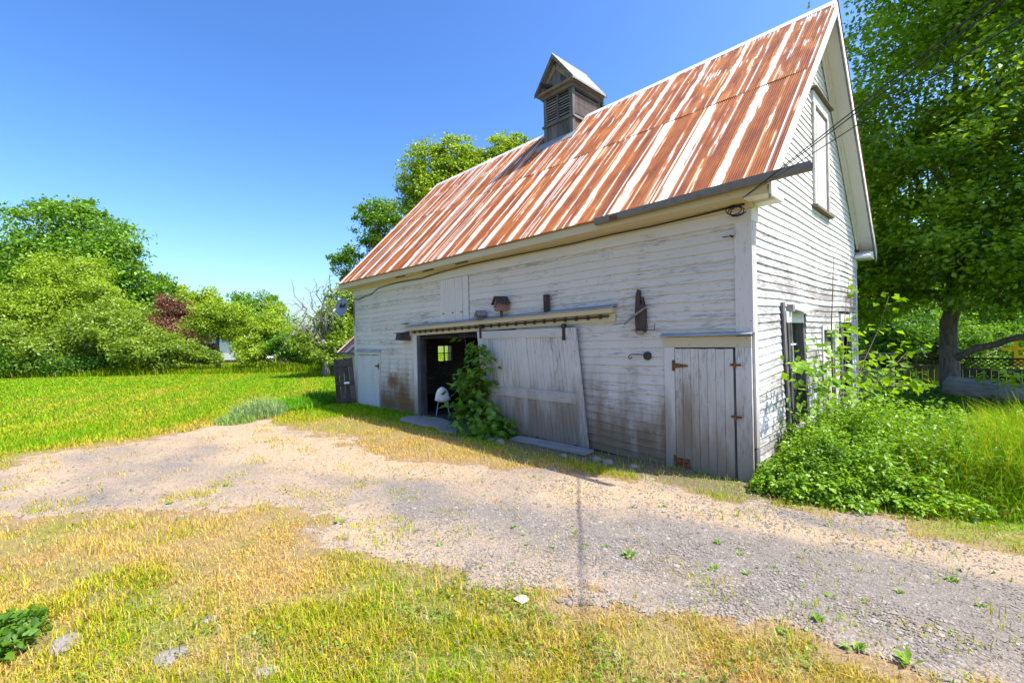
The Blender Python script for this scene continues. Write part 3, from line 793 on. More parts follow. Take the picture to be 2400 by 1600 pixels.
mb = MB(); mb.poly([(.01, 1.50, 2.20), (.20, 1.52, 2.12), (.20, 2.46, 2.20), (.01, 2.46, 2.29), (.01, 1.50, 2.23), (.20, 1.52, 2.15), (.20, 2.46, 2.23), (.01, 2.46, 2.32)],
                  [(0, 3, 2, 1), (4, 5, 6, 7), (0, 1, 5, 4), (1, 2, 6, 5), (2, 3, 7, 6), (3, 0, 4, 7)]); mb.build('broken_cap', M['greywood_y'], w1)
MB().box((.03, 1.30, .45), (.055, 1.40, 2.28), tf).build('loose_casing', M['greywood'], w1)
w2, tf2 = window(4.80, 5.82, .50, 2.14)
MB().box((-.075, 4.9, 1.30), (-.03, 5.72, 1.35)).build('meeting_rail', M['trim_y'], w2)
for yy in (5.15, 5.45): MB().box((-.058, yy, 1.35), (-.04, yy + .025, 2.04)).build('muntin', M['trim_z'], w2)
gd = MB().box((-.05, 3.46, .02), (-.01, 4.30, 1.60)).build('gable_door', M['trim_z'], barn); gd['label'] = 'white door behind the saplings'
MB().box((-.06, 3.52, 1.62), (-.04, 4.26, 1.88)).build('pane', M['glass'], gd)
for a, b, c, d in ((3.38, 3.46, .02, 1.97), (4.30, 4.38, .02, 1.97)): MB().box((-.02, a, c), (.04, b, d)).build('casing', M['trim_z'], gd)
MB().box((-.02, 3.462, 1.89), (.04, 4.298, 1.97)).build('casing', M['trim_y'], gd)
w3 = MB().box((-.02, 3.10, 4.06), (.004, 3.94, 5.70)).build('loft_window', M['hatch_z'], barn); w3['label'] = 'boarded loft window under the gable'
for i in range(5):
    a = 3.12 + i * .16; MB().box((.0045, a, 4.07), (.018 + rr.uniform(0, .006), a + .157, 5.70)).build('plank', M['hatch_z'], w3)
for a, b in ((2.98, 3.10), (3.94, 4.06)): bevel(MB().box((-.06, a, 4.02), (.055, b, 5.74)).build('casing', M['trim_z'], w3), .004)
MB().box((-.06, 2.98, 5.742), (.052, 4.06, 5.94)).build('head', M['trim_y'], w3)
MB().prism([(.0, 5.945), (.12, 5.945), (.12, 5.965), (.0, 5.99)], 'y', 2.90, 4.14).build('cap', M['tanwood'], w3)
MB().prism([(.0, 3.955), (.10, 3.955), (.10, 3.995), (.0, 4.018)], 'y', 2.90, 4.14).build('sill', M['tanwood'], w3)

# --- cupola
X0, X1, Y0, Y1 = -5.80, -4.86, 2.72, 3.88
cup = MB().box((X0 + .06, Y0 + .06, 6.6), (X1 - .06, Y1 - .06, 7.98)).build('cupola', M['darkwood'], barn); cup['label'] = 'weathered grey louvred cupola on the ridge'
G, GX, GY = M['greywood'], M['greywood_x'], M['greywood_y']
for x in (X0, X1 - .10):
    for y in (Y0, Y1 - .10): MB().box((x, y, 6.55), (x + .10, y + .10, 7.96)).build('corner_post', G, cup)
n = 7; w = (X1 - X0 - .2) / n
for i in range(n):
    for y, t in ((Y0 + .02, 1), (Y1 - .055, -1)): MB().box((X0 + .1 + i * w + .003, y + rr.uniform(0, .006), 6.6), (X0 + .1 + (i + 1) * w - .003, y + .035, 7.24)).build('base_board', G, cup)
m_ = 5; wy = (Y1 - Y0 - .2) / m_
for i in range(m_):
    for x in (X0 + .02, X1 - .055): MB().box((x + rr.uniform(0, .006), Y0 + .1 + i * wy + .003, 6.6), (x + .035, Y0 + .1 + (i + 1) * wy - .003, 7.24)).build('base_board', G, cup)
for y in (Y0 - .03, Y1 - .03): MB().box((X0 - .04, y, 7.245), (X1 + .04, y + .06, 7.30)).build('ledge', GX, cup)
for x in (X0 - .03, X1 - .03): MB().box((x, Y0 + .035, 7.246), (x + .06, Y1 - .035, 7.299)).build('ledge', GY, cup)
for y in (Y0 + .005, Y1 - .045): MB().box(((X0 + X1) / 2 - .035, y, 7.30), ((X0 + X1) / 2 + .035, y + .04, 7.96)).build('mullion', G, cup)
for (a, b) in ((X0 + .10, (X0 + X1) / 2 - .035), ((X0 + X1) / 2 + .035, X1 - .10)):
    for k in range(9):
        z = 7.32 + k * .068
        MB().prism([(Y0 + .012, z), (Y0 + .055, z + .055), (Y0 + .055, z + .068), (Y0 + .006, z + .013)], 'x', a, b).build('louver', GX, cup)
for k in range(9):
    z = 7.32 + k * .068
    if k > 0: MB().prism([(X1 - .055, z + .055), (X1 - .012, z), (X1 - .006, z + .013), (X1 - .055, z + .068)], 'y', Y0 + .10, Y1 - .10).build('louver', GY, cup)
MB().box((X1 - .045, Y0 + .10, 7.36), (X1 - .008, Y1 - .10, 7.86)).build('side_panel', M['darkdoor'], cup)
MB().box((X0 - .04, Y0 - .04, 7.962), (X1 + .04, Y1 + .04, 8.05)).build('frieze', GX, cup)
mb = MB(); mb.box((X0 - .12, Y0 - .12, 8.052), (X1 + .11, Y1 + .05, 8.12)); mb.build('soffit', M['tanwood'], cup)
MX = (X0 + X1) / 2; EX = (X1 - X0) / 2 + .15; ZA, ZE = 8.90, 8.13
mb = MB(); mb.prism([(MX - EX + .14, ZE), (MX + EX - .14, ZE), (MX, ZA - .16)], 'y', Y0 - .02, Y1 + .02); mb.build('gable_panel', G, cup)
for i in range(6):
    x = MX - .45 + i * .15; zt = ZE + (1 - abs(x + .073 - MX) / (EX - .1)) * (ZA - ZE - .20)
    if zt > ZE + .08: MB().box((x + .003, Y0 - .035, ZE), (x + .147, Y0 - .02, zt)).build('gable_board', G, cup)
for s in (-1, 1):
    pr = [(MX, ZA), (MX + s * EX, ZE - .02), (MX + s * EX, ZE - .065), (MX, ZA - .055)]
    MB().prism(pr, 'y', Y0 - .15, Y1 + .07).build('cupola_roof', M['gable_tin'], cup)
    for y in (Y0 - .175, Y1 + .072):
        MB().prism([(MX, ZA + .005), (MX + s * (EX + .01), ZE - .02), (MX + s * (EX + .01), ZE - .10), (MX, ZA - .12)], 'y', y, y + .022).build('rake_board', M['greywood_x'], cup)
    MB().prism([(MX + s * .03, ZA - .20), (MX + s * (EX - .10), ZE + .02), (MX + s * (EX - .22), ZE + .02), (MX + s * .0, ZA - .34)], 'y', Y0 - .055, Y0 - .036).build('gable_trim', M['tanwood'], cup)
MB().prism([(MX - .03, ZA - .04), (MX, ZA + .02), (MX + .03, ZA - .04)], 'y', Y0 - .18, Y1 + .10).build('cupola_ridge', M['gable_tin'], cup)
# flashing of galvanised sheet below the cupola
fl = MB()
for s in (0,):
    a = np.array([X0 - .12, 0, 0]); pts = []
    for (x, y) in ((X0 - .15, 2.50), (X1 + .15, 2.50), (X1 + .15, 2.74), (X0 - .15, 2.74)): pts.append((x, y, roof_z(y) + .045))
    fl.poly(pts + [(p[0], p[1], p[2] - .01) for p in pts], [(0, 1, 2, 3), (7, 6, 5, 4), (0, 4, 5, 1), (1, 5, 6, 2), (2, 6, 7, 3), (3, 7, 4, 0)])
fl.build('flashing', M['gable_tin'], cup)

# ------------------------------------------------------------------ things on and around the barn
def birdhouse(label, x, z, s, post, m1, m2, rz):
    t = thing('birdhouse', label, 'birdhouse', (x, -.13, z), rz)
    h0 = .14 if post else 0.0
    if post: MB().box((-.022, -.022, 0), (.022, .022, h0)).build('post', M['darkdoor'], t)
    w, d, h = .16 * s, .15 * s, .17 * s
    body = MB(); body.prism([(-w / 2, h0), (w / 2, h0), (w / 2, h0 + h * .68), (0, h0 + h * 1.15), (-w / 2, h0 + h * .68)], 'y', -d / 2, d / 2); body.build('box', m1, t)
    mb = MB(); mb.tube([(0, -d / 2 - .004, h0 + h * .55), (0, -d / 2 + .002, h0 + h * .55)], .022 * s, 10); mb.build('entrance_hole', M['black'], t)
    mb = MB(); mb.tube([(0, -d / 2 - .05 * s, h0 + h * .30), (0, -d / 2, h0 + h * .30)], .006 * s, 6); mb.build('perch', m2, t)
    for q in (-1, 1):
        MB().prism([(0, h0 + h * 1.22), (q * w * .78, h0 + h * .58), (q * w * .78, h0 + h * .50), (0, h0 + h * 1.12)], 'y', -d * .72, d * .62).build('roof_board', m2, t)
    return t
birdhouse('small grey birdhouse on the door hood, left of the brown one', -5.10, th(-5.1, 2.205), .95, False, M['greywood'], M['greywood_y'], -.35)
m_bh = m_wood('birdhouse red wood', 'z', (.10, .05, .04), (.30, .19, .16))
birdhouse('larger brown birdhouse on a short post above the sliding door', -4.47, th(-4.47, 2.205), 1.35, True, m_bh, M['darkdoor'], -.35)
tag(MB().box((-3.375, -.12, 2.20 + .08), (-3.285, -.05, 2.62)).build('wooden_block', M['darkdoor']), 'dark upright wood block standing on the door hood', 'block')
# driftwood plaque
t = thing('driftwood_plaque', 'dark split driftwood plank hung on the clapboards', 'driftwood', (-1.50, -.03, 1.90))
mb = MB(); mb.poly([(-.08, -.05, .0), (.07, -.05, .01), (.085, -.05, .30), (.04, -.05, .52), (.03, -.05, .43), (.0, -.05, .40), (-.005, -.05, .62), (-.04, -.05, .645), (-.07, -.05, .56), (-.09, -.05, .25),
                   (-.08, .0, .0), (.07, .0, .01), (.085, .0, .30), (.04, .0, .52), (.03, .0, .43), (.0, .0, .40), (-.005, .0, .62), (-.04, .0, .645), (-.07, .0, .56), (-.09, .0, .25)],
                  [tuple(range(10)), tuple(range(19, 9, -1))] + [(i, i + 10, (i + 1) % 10 + 10, (i + 1) % 10) for i in range(10)]); mb.build('plank', M['darkdoor'], t)
mb = MB(); mb.tube([(-.25, -.09, .13), (-.08, -.075, .26), (.10, -.06, .37)], [.016, .02, .012], 6); mb.build('stick', M['greywood_x'], t)
mb = MB(); mb.tube([(-.14, -.07, .04), (.24, -.06, .04)], .006, 6); mb.tube([(.12, -.06, .04), (.125, -.06, .13)], .004, 5); mb.tube([(.23, -.06, .04), (.24, -.06, .13)], .004, 5); mb.build('wire_hook', M['iron'], t)
mb = MB(); mb.box((-.05, -.075, -.03), (.05, -.052, .03)); mb.build('block', M['tanwood'], t)
# round plate with hook
t = thing('plant_hook', 'round dark iron plate with a curled hook arm beside the plank door', 'hook', (-1.42, -.02, 1.56))
mb = MB(); mb.tube([(0, -.03, 0), (0, 0, 0)], .062, 16); mb.build('plate', M['iron'], t)
mb = MB(); mb.tube([(-.05, -.035, .02), (-.15, -.06, .025), (-.24, -.08, .02), (-.275, -.085, -.015), (-.26, -.085, -.045), (-.23, -.085, -.04), (-.225, -.085, -.015)], .008, 6); mb.build('arm', M['iron'], t)
# old lamp box at the head of the opening
t = thing('lamp_box', 'dark wooden lamp housing at the upper left of the doorway', 'lamp housing', (-8.12, -.03, 1.95))
mb = MB(); mb.poly([(-.10, -.30, -.06), (.10, -.30, -.06), (.13, .0, -.08), (-.13, .0, -.08), (-.08, -.28, .10), (.08, -.28, .10), (.12, .0, .15), (-.12, .0, .15)],
                  [(0, 3, 2, 1), (4, 5, 6, 7), (0, 1, 5, 4), (1, 2, 6, 5), (2, 3, 7, 6), (3, 0, 4, 7)]); mb.build('housing', M['darkdoor'], t)
MB().box((-.13, -.33, .105), (.13, .0, .125)).build('lid', M['greywood_x'], t)
tag(MB().box((-8.30, -.12, 2.295), (-8.08, -.02, 2.31)).build('wall_bracket', M['iron']), 'small flat iron bracket on the clapboards above the lamp housing', 'bracket')
mb = MB(); mb.tube([(-.20, -.03, 3.08), (-.20, -.10, 3.09)], .012, 6); mb.tube([(-.30, -.09, 3.085), (-.16, -.09, 3.085)], .007, 6)
tag(mb.build('wall_spike', M['iron']), 'iron spike on the corner board below the eave', 'spike')

# satellite dish
dl = np.array([-11.42, -.28, 2.90]); dd = Vector((.35, -.90, .28)).normalized()
t = thing('satellite_dish', 'grey satellite dish on the left corner of the barn', 'satellite dish', dl)
q = dd.to_track_quat('Z', 'Y')
mb = MB(); vs = []; fs = []; rings, sg = 6, 28
for i in range(rings + 1):
    rr_ = .27 * i / rings
    for k in range(sg):
        a = 2 * math.pi * k / sg; p = q @ Vector((rr_ * math.cos(a), rr_ * 1.1 * math.sin(a), .9 * rr_ ** 2)); vs.append(tuple(p))
for i in range(rings):
    for k in range(sg): fs.append((i * sg + k, i * sg + (k + 1) % sg, (i + 1) * sg + (k + 1) % sg, (i + 1) * sg + k))
o = mb.poly(vs, fs).build('reflector', M['dish'], t, True); so = o.modifiers.new('s', 'SOLIDIFY'); so.thickness = .008
mb = MB(); tip = q @ Vector((0, -.20, .33)); mb.tube([q @ Vector((0, -.29, .07)), tuple(tip)], .012, 6); mb.build('feed_arm', M['white'], t)
mb = MB(); mb.tube([tuple(tip), tuple(tip + (q @ Vector((0, .07, -.06))))], [.025, .035], 8); mb.build('feed_horn', M['white'], t)
mb = MB(); mb.tube([(0, 0, -.01), (.05, .10, -.06), (.12, .27, -.16)], .018, 8); mb.tube([(.12, .27, -.30), (.12, .27, -.02)], .018, 8); mb.build('mount', M['iron'], t)
fc = bpy.data.curves.new('lettering', 'FONT'); fc.body = 'Bell'; fc.size = .17; fc.extrude = .002; fc.align_x = 'CENTER'; fc.offset = .004; fc.shear = .12
fo = bpy.data.objects.new('lettering', fc); COL.objects.link(fo); fo.parent = t; fc.materials.append(M['black'])
xa = dd.cross(Vector((0, 0, 1))).normalized() * -1; ya = dd.cross(xa).normalized()
if ya.z < 0: ya = -ya
xa = ya.cross(dd).normalized()
dg = bpy.context.evaluated_depsgraph_get(); lm = bpy.data.meshes.new_from_object(fo.evaluated_get(dg)); bpy.data.objects.remove(fo); lm.materials.clear(); fo = link('lettering', lm, M['black'], t)
mt = Matrix((xa, ya, dd)).transposed().to_4x4(); mt.translation = dd * .045 + ya * .01; fo.matrix_local = mt

# cables
def cable(pts, r, label, group=None):
    mb = MB(); mb.tube(pts, r, 5); return tag(mb.build('cable', M['black'], None, True), label, 'cable', group)
cable([(-.02, -.12, 3.44), (-.6, -.11, 3.425), (-1.3, -.105, 3.415), (-2.0, -.11, 3.42), (-2.72, -.11, 3.41), (-4.0, -.115, 3.42), (-5.5, -.11, 3.43), (-6.6, -.11, 3.40), (-7.4, -.06, 3.36), (-8.6, -.055, 3.385),
       (-9.6, -.05, 3.34), (-10.1, -.045, 3.20), (-10.45, -.045, 3.19), (-10.9, -.04, 3.12), (-11.19, -.04, 3.18)], .012, 'black cable stapled along the frieze under the eave')
mb = MB(); mb.tube([(-11.17, -.045, 3.16), (-11.15, -.045, 2.85), (-11.17, -.045, 2.6), (-11.14, -.045, 2.35)], .008, 5)
tag(mb.build('cable', M['black'], None, True), 'thin black cable hanging down the left corner board by the dish', 'cable')
mb = MB(); lp = []
for i in range(26):
    a = i * .75; lp.append((-.10 + .09 * math.cos(a) + .01 * i / 4 - .05, -.14 + .02 * math.sin(a * 1.7), 3.40 + .055 * math.sin(a) - .002 * i))
mb.tube(lp, .007, 5); tag(mb.build('cable', M['black'], None, True), 'tangled loop of cable at the right corner of the cornice', 'cable')
A0 = np.array([.03, -.30, 3.47])
for k, (c, da, lab) in enumerate(((-.045, .0, 'uppermost of the service wires running from the barn corner'), (-.030, -.03, 'middle one of the three service wires at the barn corner'), (-.095, .05, 'lowest of the service wires leaving the barn corner'))):
    pts = []
    for i in range(19):
        s = i * 1.2
        d = np.array([.63 + .55 * c + da * .3, -.78 + .27 * c, c]) * s
        pts.append(tuple(A0 + d + np.array([0, 0, .0012 * s * s])))
    cable(pts, .0046 if k < 2 else .0036, lab)

# chair just inside the doorway
t = thing('shell_chair', 'pale plastic shell chair just inside the dark doorway', 'chair', (-7.24, .38, .03), math.radians(232))
vs = []; fs = []; nu, nv = 10, 12
for i in range(nv + 1):
    s = i / nv
    if s < .45: yy, zz = -.19 + s / .45 * .34, .33 - .03 * math.sin(s / .45 * math.pi)
    else: u = (s - .45) / .55; yy, zz = .15 + .04 * math.sin(u * 1.5) + .05 * u, .33 + .37 * u
    hw = .19 if s < .5 else (.19 - .07 * (s - .5) / .5) * math.sqrt(max(0, 1 - ((s - .5) / .51) ** 5))
    for j in range(nu + 1):
        v = -1 + 2 * j / nu; vs.append((v * hw, yy - .05 * v * v * (s > .4), zz + .05 * v * v * (s < .5)))
for i in range(nv):
    for j in range(nu): a = i * (nu + 1) + j; fs.append((a, a + 1, a + nu + 2, a + nu + 1))
o = MB().poly(vs, fs).build('shell', M['white'], t, True); so = o.modifiers.new('s', 'SOLIDIFY'); so.thickness = .012
for sx in (-1, 1):
    for sy in (-1, 1):
        mb = MB(); mb.tube([(sx * .11, sy * .10 - .01, .31), (sx * .16, sy * .16, 0)], .007, 6); mb.build('leg', M['chrome'], t)

# pigeon on the cupola ledge
t = thing('pigeon', 'dark pigeon perched under the cupola gable', 'bird', (-5.60, 2.60, 8.125), math.radians(200))
mb = MB(); mb.tube([(-.20, 0, .05), (-.12, 0, .065), (-.05, 0, .085), (.03, 0, .10), (.08, 0, .125), (.105, 0, .16), (.115, 0, .185), (.135, 0, .19), (.155, 0, .183)], [.012, .03, .055, .062, .048, .030, .028, .018, .003], 10)
mb.build('body', M['black'], t, True)
for sy in (-1, 1):
    mb = MB(); mb.tube([(.0, sy * .02, .05), (.01, sy * .02, 0)], .005, 5); mb.build('leg', M['curtain'], t)

# open dark plank door at the left corner
t = thing('open_plank_door', 'dark weathered plank door standing open beyond the left corner', 'door', (-11.20, -.02, 0))
BL, BR, TL, TR = Vector((-.20, -.52, .02)), Vector((.02, .0, .02)), Vector((-.55, -.47, 1.33)), Vector((-.27, .02, 1.38))
nrm = (BR - BL).cross(TL - BL).normalized()
if nrm.y > 0: nrm = -nrm
def dq(u0, u1, v0, v1, t0, t1):
    def P(u, v, tt): return (BL * (1 - u) + BR * u) * (1 - v) + (TL * (1 - u) + TR * u) * v + nrm * tt
    vs = [P(u0, v0, t0), P(u1, v0, t0), P(u1, v1, t0), P(u0, v1, t0), P(u0, v0, t1), P(u1, v0, t1), P(u1, v1, t1), P(u0, v1, t1)]
    return MB().poly(vs, [(0, 3, 2, 1), (4, 5, 6, 7), (0, 1, 5, 4), (1, 2, 6, 5), (2, 3, 7, 6), (3, 0, 4, 7)])
for i in range(4): dq(i / 4 + .006, (i + 1) / 4 - .006, 0, 1, 0, .028).build('plank', M['darkdoor'], t)
for a, b in ((.82, .97), (.40, .50), (.03, .10)): dq(.03, .97, a, b, .0285, .055).build('batten', M['darkdoor'], t)
dq(.45, .72, .43, .47, .0555, .06).build('pale_tag', M['white'], t)
dq(.55, .60, .62, .80, .0285, .031).build('scratch_strip', M['greywood'], t)

# lean-to shed beyond the corner
t = thing('shed', 'small lean-to shed with corrugated roof behind the left corner of the barn', 'shed', (-12.55, .5, 0))
MB().box((-1.2, .25, 0), (1.30, .30, 1.62)).build('wall', M['cream'], t)
MB().box((-1.2, .30, 0), (-1.15, 2.4, 1.62)).build('wall', M['cream'], t)
sh_me = sheet_mesh('shed_sheet', 2.6, .69, 0, 0); sh_me.materials.append(M['roof_lo'])
for i in range(4):
    o = link('roof_sheet', sh_me, None, t); o.location = (-1.36 + i * .665, 0, 1.52 + .003 * (i % 2)); o.rotation_euler = (math.radians(40), 0, 0)
MB().box((-1.36, .02, 1.44), (1.3, .06, 1.515)).build('fascia', M['greywood_x'], t)

# stones, slab
def rock(name, loc, size, seed, m, label=None, cat='stone', group=None, parent=None):
    import bmesh
    bm = bmesh.new(); bmesh.ops.create_icosphere(bm, subdivisions=2, radius=1)
    R_ = random.Random(seed); ax = [Vector((R_.gauss(0, 1), R_.gauss(0, 1), R_.gauss(0, 1))).normalized() for _ in range(7)]
    for v in bm.verts:
        k = 1.0
        for a in ax: k -= .22 * max(0, v.co.dot(a) - .45)
        v.co = Vector((v.co.x * size[0], v.co.y * size[1], v.co.z * size[2])) * k * R_.uniform(.95, 1.05)
    me = bpy.data.meshes.new(name); bm.to_mesh(me); bm.free()
    o = link(name, me, m, parent, loc); o.rotation_euler = (0, 0, R_.uniform(0, 6))
    return tag(o, label, cat, group) if parent is None else o
slabs = [(-6.9, -.35, .95, .42, 'wide flat threshold stone in front of the dark doorway'), (-5.55, -.50, .62, .33, 'smaller flat stone slab between the doorway and the sapling')]
for i, (x, y, a, b, lab) in enumerate(slabs):
    n = 12; R_ = random.Random(i + 4); pr = [(a * math.cos(2 * math.pi * k / n) * R_.uniform(.85, 1.08), b * math.sin(2 * math.pi * k / n) * R_.uniform(.8, 1.08)) for k in range(n)]
    o = MB().prism(pr, 'z', -.06, .035 + .005 * i).build('stone_slab', M['slab'], None, False, (x, y, 0)); bevel(o, .012, 2)
    tag(o, lab, 'stone slab')
rocks = [(-4.35, -.55, .10, 'pale round stone nearest the sapling by the sliding door'), (-4.18, -.60, .12, 'pale flat stone second from the sapling by the sliding door'), (-4.02, -.66, .13, 'largest pale stone below the left end of the door sill board'),
         (-2.55, -.62, .08, 'small grey stone below the right end of the sill board'), (-2.05, -.46, .10, 'whitish stone at the wall right of the sliding door'), (-1.85, -.48, .12, 'larger whitish stone at the wall right of the sliding door'),
         (-1.45, -.42, .09, 'grey stone at the wall left of the plank door')]
for i, (x, y, s, lab) in enumerate(rocks): rock('stone', (x, y, .01), (s, s * .75, s * .5), 30 + i, M['stone'], lab)
fr = [((-1.97, -6.14), (.15, .09, .05), 'blue grey stone half buried in grass at the lower left'), ((-1.37, -5.68), (.11, .08, .045), 'pale flat stone half buried in the foreground grass'),
      ((-.83, -5.32), (.07, .06, .035), 'small whitish stone at the bottom edge of the foreground grass'), ((-1.62, -5.45), (.06, .05, .03), 'small pale stone behind the foreground flat stones'), ((-2.55, -4.25), (.03, .025, .02), 'tiny white pebble at the edge of the gravel')]
for i, (p, s, lab) in enumerate(fr): rock('stone', (p[0], p[1], float(gz(*p)) - .004), s, 60 + i, M['stone'], lab)
mb = MB(); mb.poly([(-.05, -.03, .02), (.05, -.035, .025), (.065, .02, .04), (.0, .05, .03), (-.05, .03, .025), (0, 0, .05)], [(0, 1, 5), (1, 2, 5), (2, 3, 5), (3, 4, 5), (4, 0, 5)])
tag(mb.build('dry_leaf', M['paper'], None, False, (-.25, -3.86, float(gz(-.25, -3.86)) + .015)), 'pale dry leaf lying on the grass at the edge of the gravel', 'leaf')

# ------------------------------------------------------------------ foliage tools
def unit(v): return v / np.maximum(np.linalg.norm(v, axis=-1, keepdims=True), 1e-9)
LEAF_OVAL = np.array([(0, 0, 0), (.30, .42, .06), (0, 1, .0), (-.30, .42, .06)]); LEAF_OVAL_F = [(0, 1, 2, 3)]
LEAF_FOLD = np.array([(0, 0, 0), (.34, .45, .10), (0, 1, -.04), (-.34, .45, .10)]); LEAF_FOLD_F = [(0, 1, 2), (0, 2, 3)]
LEAF_TRI = np.array([(0, 0, 0), (.5, .35, .12), (.28, .75, .05), (0, 1.0, -.12), (-.28, .75, .05), (-.5, .35, .12)]); LEAF_TRI_F = [(0, 1, 2, 3), (0, 3, 4, 5)]
_ml = [(0, 0), (.16, -.06), (.34, .04), (.30, .16), (.52, .34), (.34, .42), (.30, .58), (.16, .56), (0, 1.0)]
_mr = [(-x, y) for x, y in _ml[1:-1]][::-1]
LEAF_MAPLE = np.array([(x, y, .14 * abs(x) - .10 * y * y) for x, y in _ml + _mr]); LEAF_MAPLE_F = [tuple(range(0, 9)), tuple([0] + list(range(8, 16)))]

def leaves_mesh(name, pos, dirs, nrm, size, shape, faces, m):
    N = len(pos); dirs = unit(dirs); side = unit(np.cross(dirs, nrm)); nn = np.cross(side, dirs)
    v = (pos[:, None, :] + size[:, None, None] * (shape[None, :, 0:1] * side[:, None, :] + shape[None, :, 1:2] * dirs[:, None, :] + shape[None, :, 2:3] * nn[:, None, :])).reshape(-1, 3)
    k = len(shape); fl = np.concatenate([np.array(f) for f in faces]); sz = np.array([len(f) for f in faces])
    F = (np.arange(N)[:, None] * k + fl[None, :]).ravel()
    me = mesh_np(name, v, F, np.tile(sz, N)); me.materials.append(m); return me

def crown_points(g, clumps, n, sub=28, tight=.22, shell=(.45, 1.0), flat=.6):
    """leaf positions: sub-clusters spread through each clump's outer volume"""
    vol = np.array([c[3] * c[4] * c[5] for c in clumps]) ** .75; share = vol / vol.sum(); P = []; O = []
    for c, s in zip(clumps, share):
        cen = np.array(c[:3]); rad = np.array(c[3:6]); k = int(n * s); m_ = max(6, int(sub * (s * len(clumps)) ** .6))
        d = unit(g.normal(size=(m_, 3))); rr_ = g.uniform(shell[0], shell[1], (m_, 1)) ** .8
        cc = cen + d * rr_ * rad * (1 + .18 * g.normal(size=(m_, 1)))
        w = g.uniform(.4, 1.6, m_); w /= w.sum(); who = g.choice(m_, k, p=w)
        sg = rad.mean() * tight * g.uniform(.6, 1.4, m_)
        off = np.clip(g.normal(size=(k, 3)), -1.9, 1.9) * sg[who][:, None]; off[:, 2] *= flat
        p = cc[who] + off; P.append(p); O.append(unit((p - cen) / rad))
    return np.concatenate(P), np.concatenate(O)

def crown(name, g, clumps, n, size, m, parent, shape=LEAF_FOLD, faces=LEAF_FOLD_F, up=.55, rnd=.8, **kw):
    P, O = crown_points(g, clumps, n, **kw); n = len(P)
    nrm = unit(O * .55 + np.array([0, 0, up]) + rnd * g.normal(size=(n, 3)))
    dr = g.normal(size=(n, 3)) + O * .6 - np.array([0, 0, .35]); dr = unit(dr - nrm * (dr * nrm).sum(1, keepdims=True))
    sz = size * g.uniform(.65, 1.3, n)
    me = leaves_mesh(name, P, dr, nrm, sz, shape, faces, m)
    return link(name, me, None, parent)

def limb(mb, g, a, b, r0, r1, n=6, wob=.06, sides=7):
    a, b = np.array(a, float), np.array(b, float); Ln = np.linalg.norm(b - a); pts = []; rad = []
    for i in range(n + 1):
        t_ = i / n; p = a + (b - a) * t_ + g.normal(size=3) * wob * Ln * math.sin(math.pi * t_) * .5
        p[2] += .08 * Ln * math.sin(math.pi * t_); pts.append(tuple(p)); rad.append(r0 + (r1 - r0) * t_)
    mb.tube(pts, rad, sides); return pts

def tree(name, label, base, clumps, n, size, leaf, tr=.2, bark='bark', seed=1, group=None, twigs=4, fork=.45, cat='tree', lean=(0, 0), shape=LEAF_FOLD, faces=LEAF_FOLD_F, **kw):
    """clumps are relative to the base; trunk with limbs into each clump, one leaf mesh"""
    g = np.random.default_rng(seed); b = np.array(base, float); b[2] = float(gz(b[0], b[1])) if abs(b[2]) < 1e-6 else b[2]
    t = thing(name, label, cat, tuple(b), 0, group)
    top = np.array(max(clumps, key=lambda c: c[2])[:3]); fk = np.array([lean[0], lean[1], top[2] * fork])
    mb = MB(); limb(mb, g, (0, 0, -.1), fk, tr * 1.15, tr * .75, 6, .03, 9)
    for c in clumps:
        c3 = np.array(c[:3]); st = fk * g.uniform(.75, 1.0); mid = limb(mb, g, st, st + (c3 - st) * .9, tr * .5, tr * .14, 6, .08)
        for k in range(twigs):
            e = c3 + unit(g.normal(size=3)) * np.array(c[3:6]) * .75; limb(mb, g, mid[g.integers(3, 6)], e, tr * .16, tr * .04, 4, .10, 5)
    mb.build('trunk', M[bark], t, True)
    crown('crown', g, clumps, n, size, leaf, t, shape, faces, **kw)
    return t

LF = {'green': m_leaf('leaf mid green', (.060, .155, .008), (.21, .40, .020)), 'bright': m_leaf('leaf yellow green', (.14, .25, .010), (.40, .53, .030)),
      'deep': m_leaf('leaf deep green', (.045, .125, .012), (.15, .32, .022)), 'olive': m_leaf('leaf olive', (.11, .19, .012), (.31, .43, .035)),
      'red': m_leaf('leaf copper', (.085, .035, .022), (.26, .12, .065), .25), 'maple': m_leaf('leaf maple', (.055, .17, .010), (.42, .62, .022), .58, .03),
      'sap': m_leaf('leaf sapling', (.045, .13, .010), (.18, .34, .020), .45, .03), 'weed': m_leaf('leaf weed', (.055, .165, .008), (.30, .49, .026), .42),
      'grey': m_leaf('leaf grey green', (.14, .19, .075), (.34, .40, .20)), 'cover': m_leaf('leaf ground cover', (.06, .13, .010), (.26, .38, .025), .35), 'needle': m_leaf('needles', (.018, .050, .012), (.075, .13, .025), .15)}

def ptree(name, label, bpx, depth, ell, n, size, leaf, ry_depth=1.0, **kw):
    """survey ellipses (px, py, rx, ry, extra depth) at a real distance become clumps in metres"""
    p = at(bpx, 800, depth); b = np.array([p[0], p[1], 0.0]); cl = []
    for (x, y, rx, ry, dd) in ell:
        c = at(x, y, depth + dd); k = 1.0204 / FPX * (depth + dd)
        cl.append((*(c - b), rx * k, rx * k * ry_depth, ry * k))
    return tree(name, label, b, cl, n, size, leaf, **kw)

BG = 'trees and shrubs beyond the lawn'
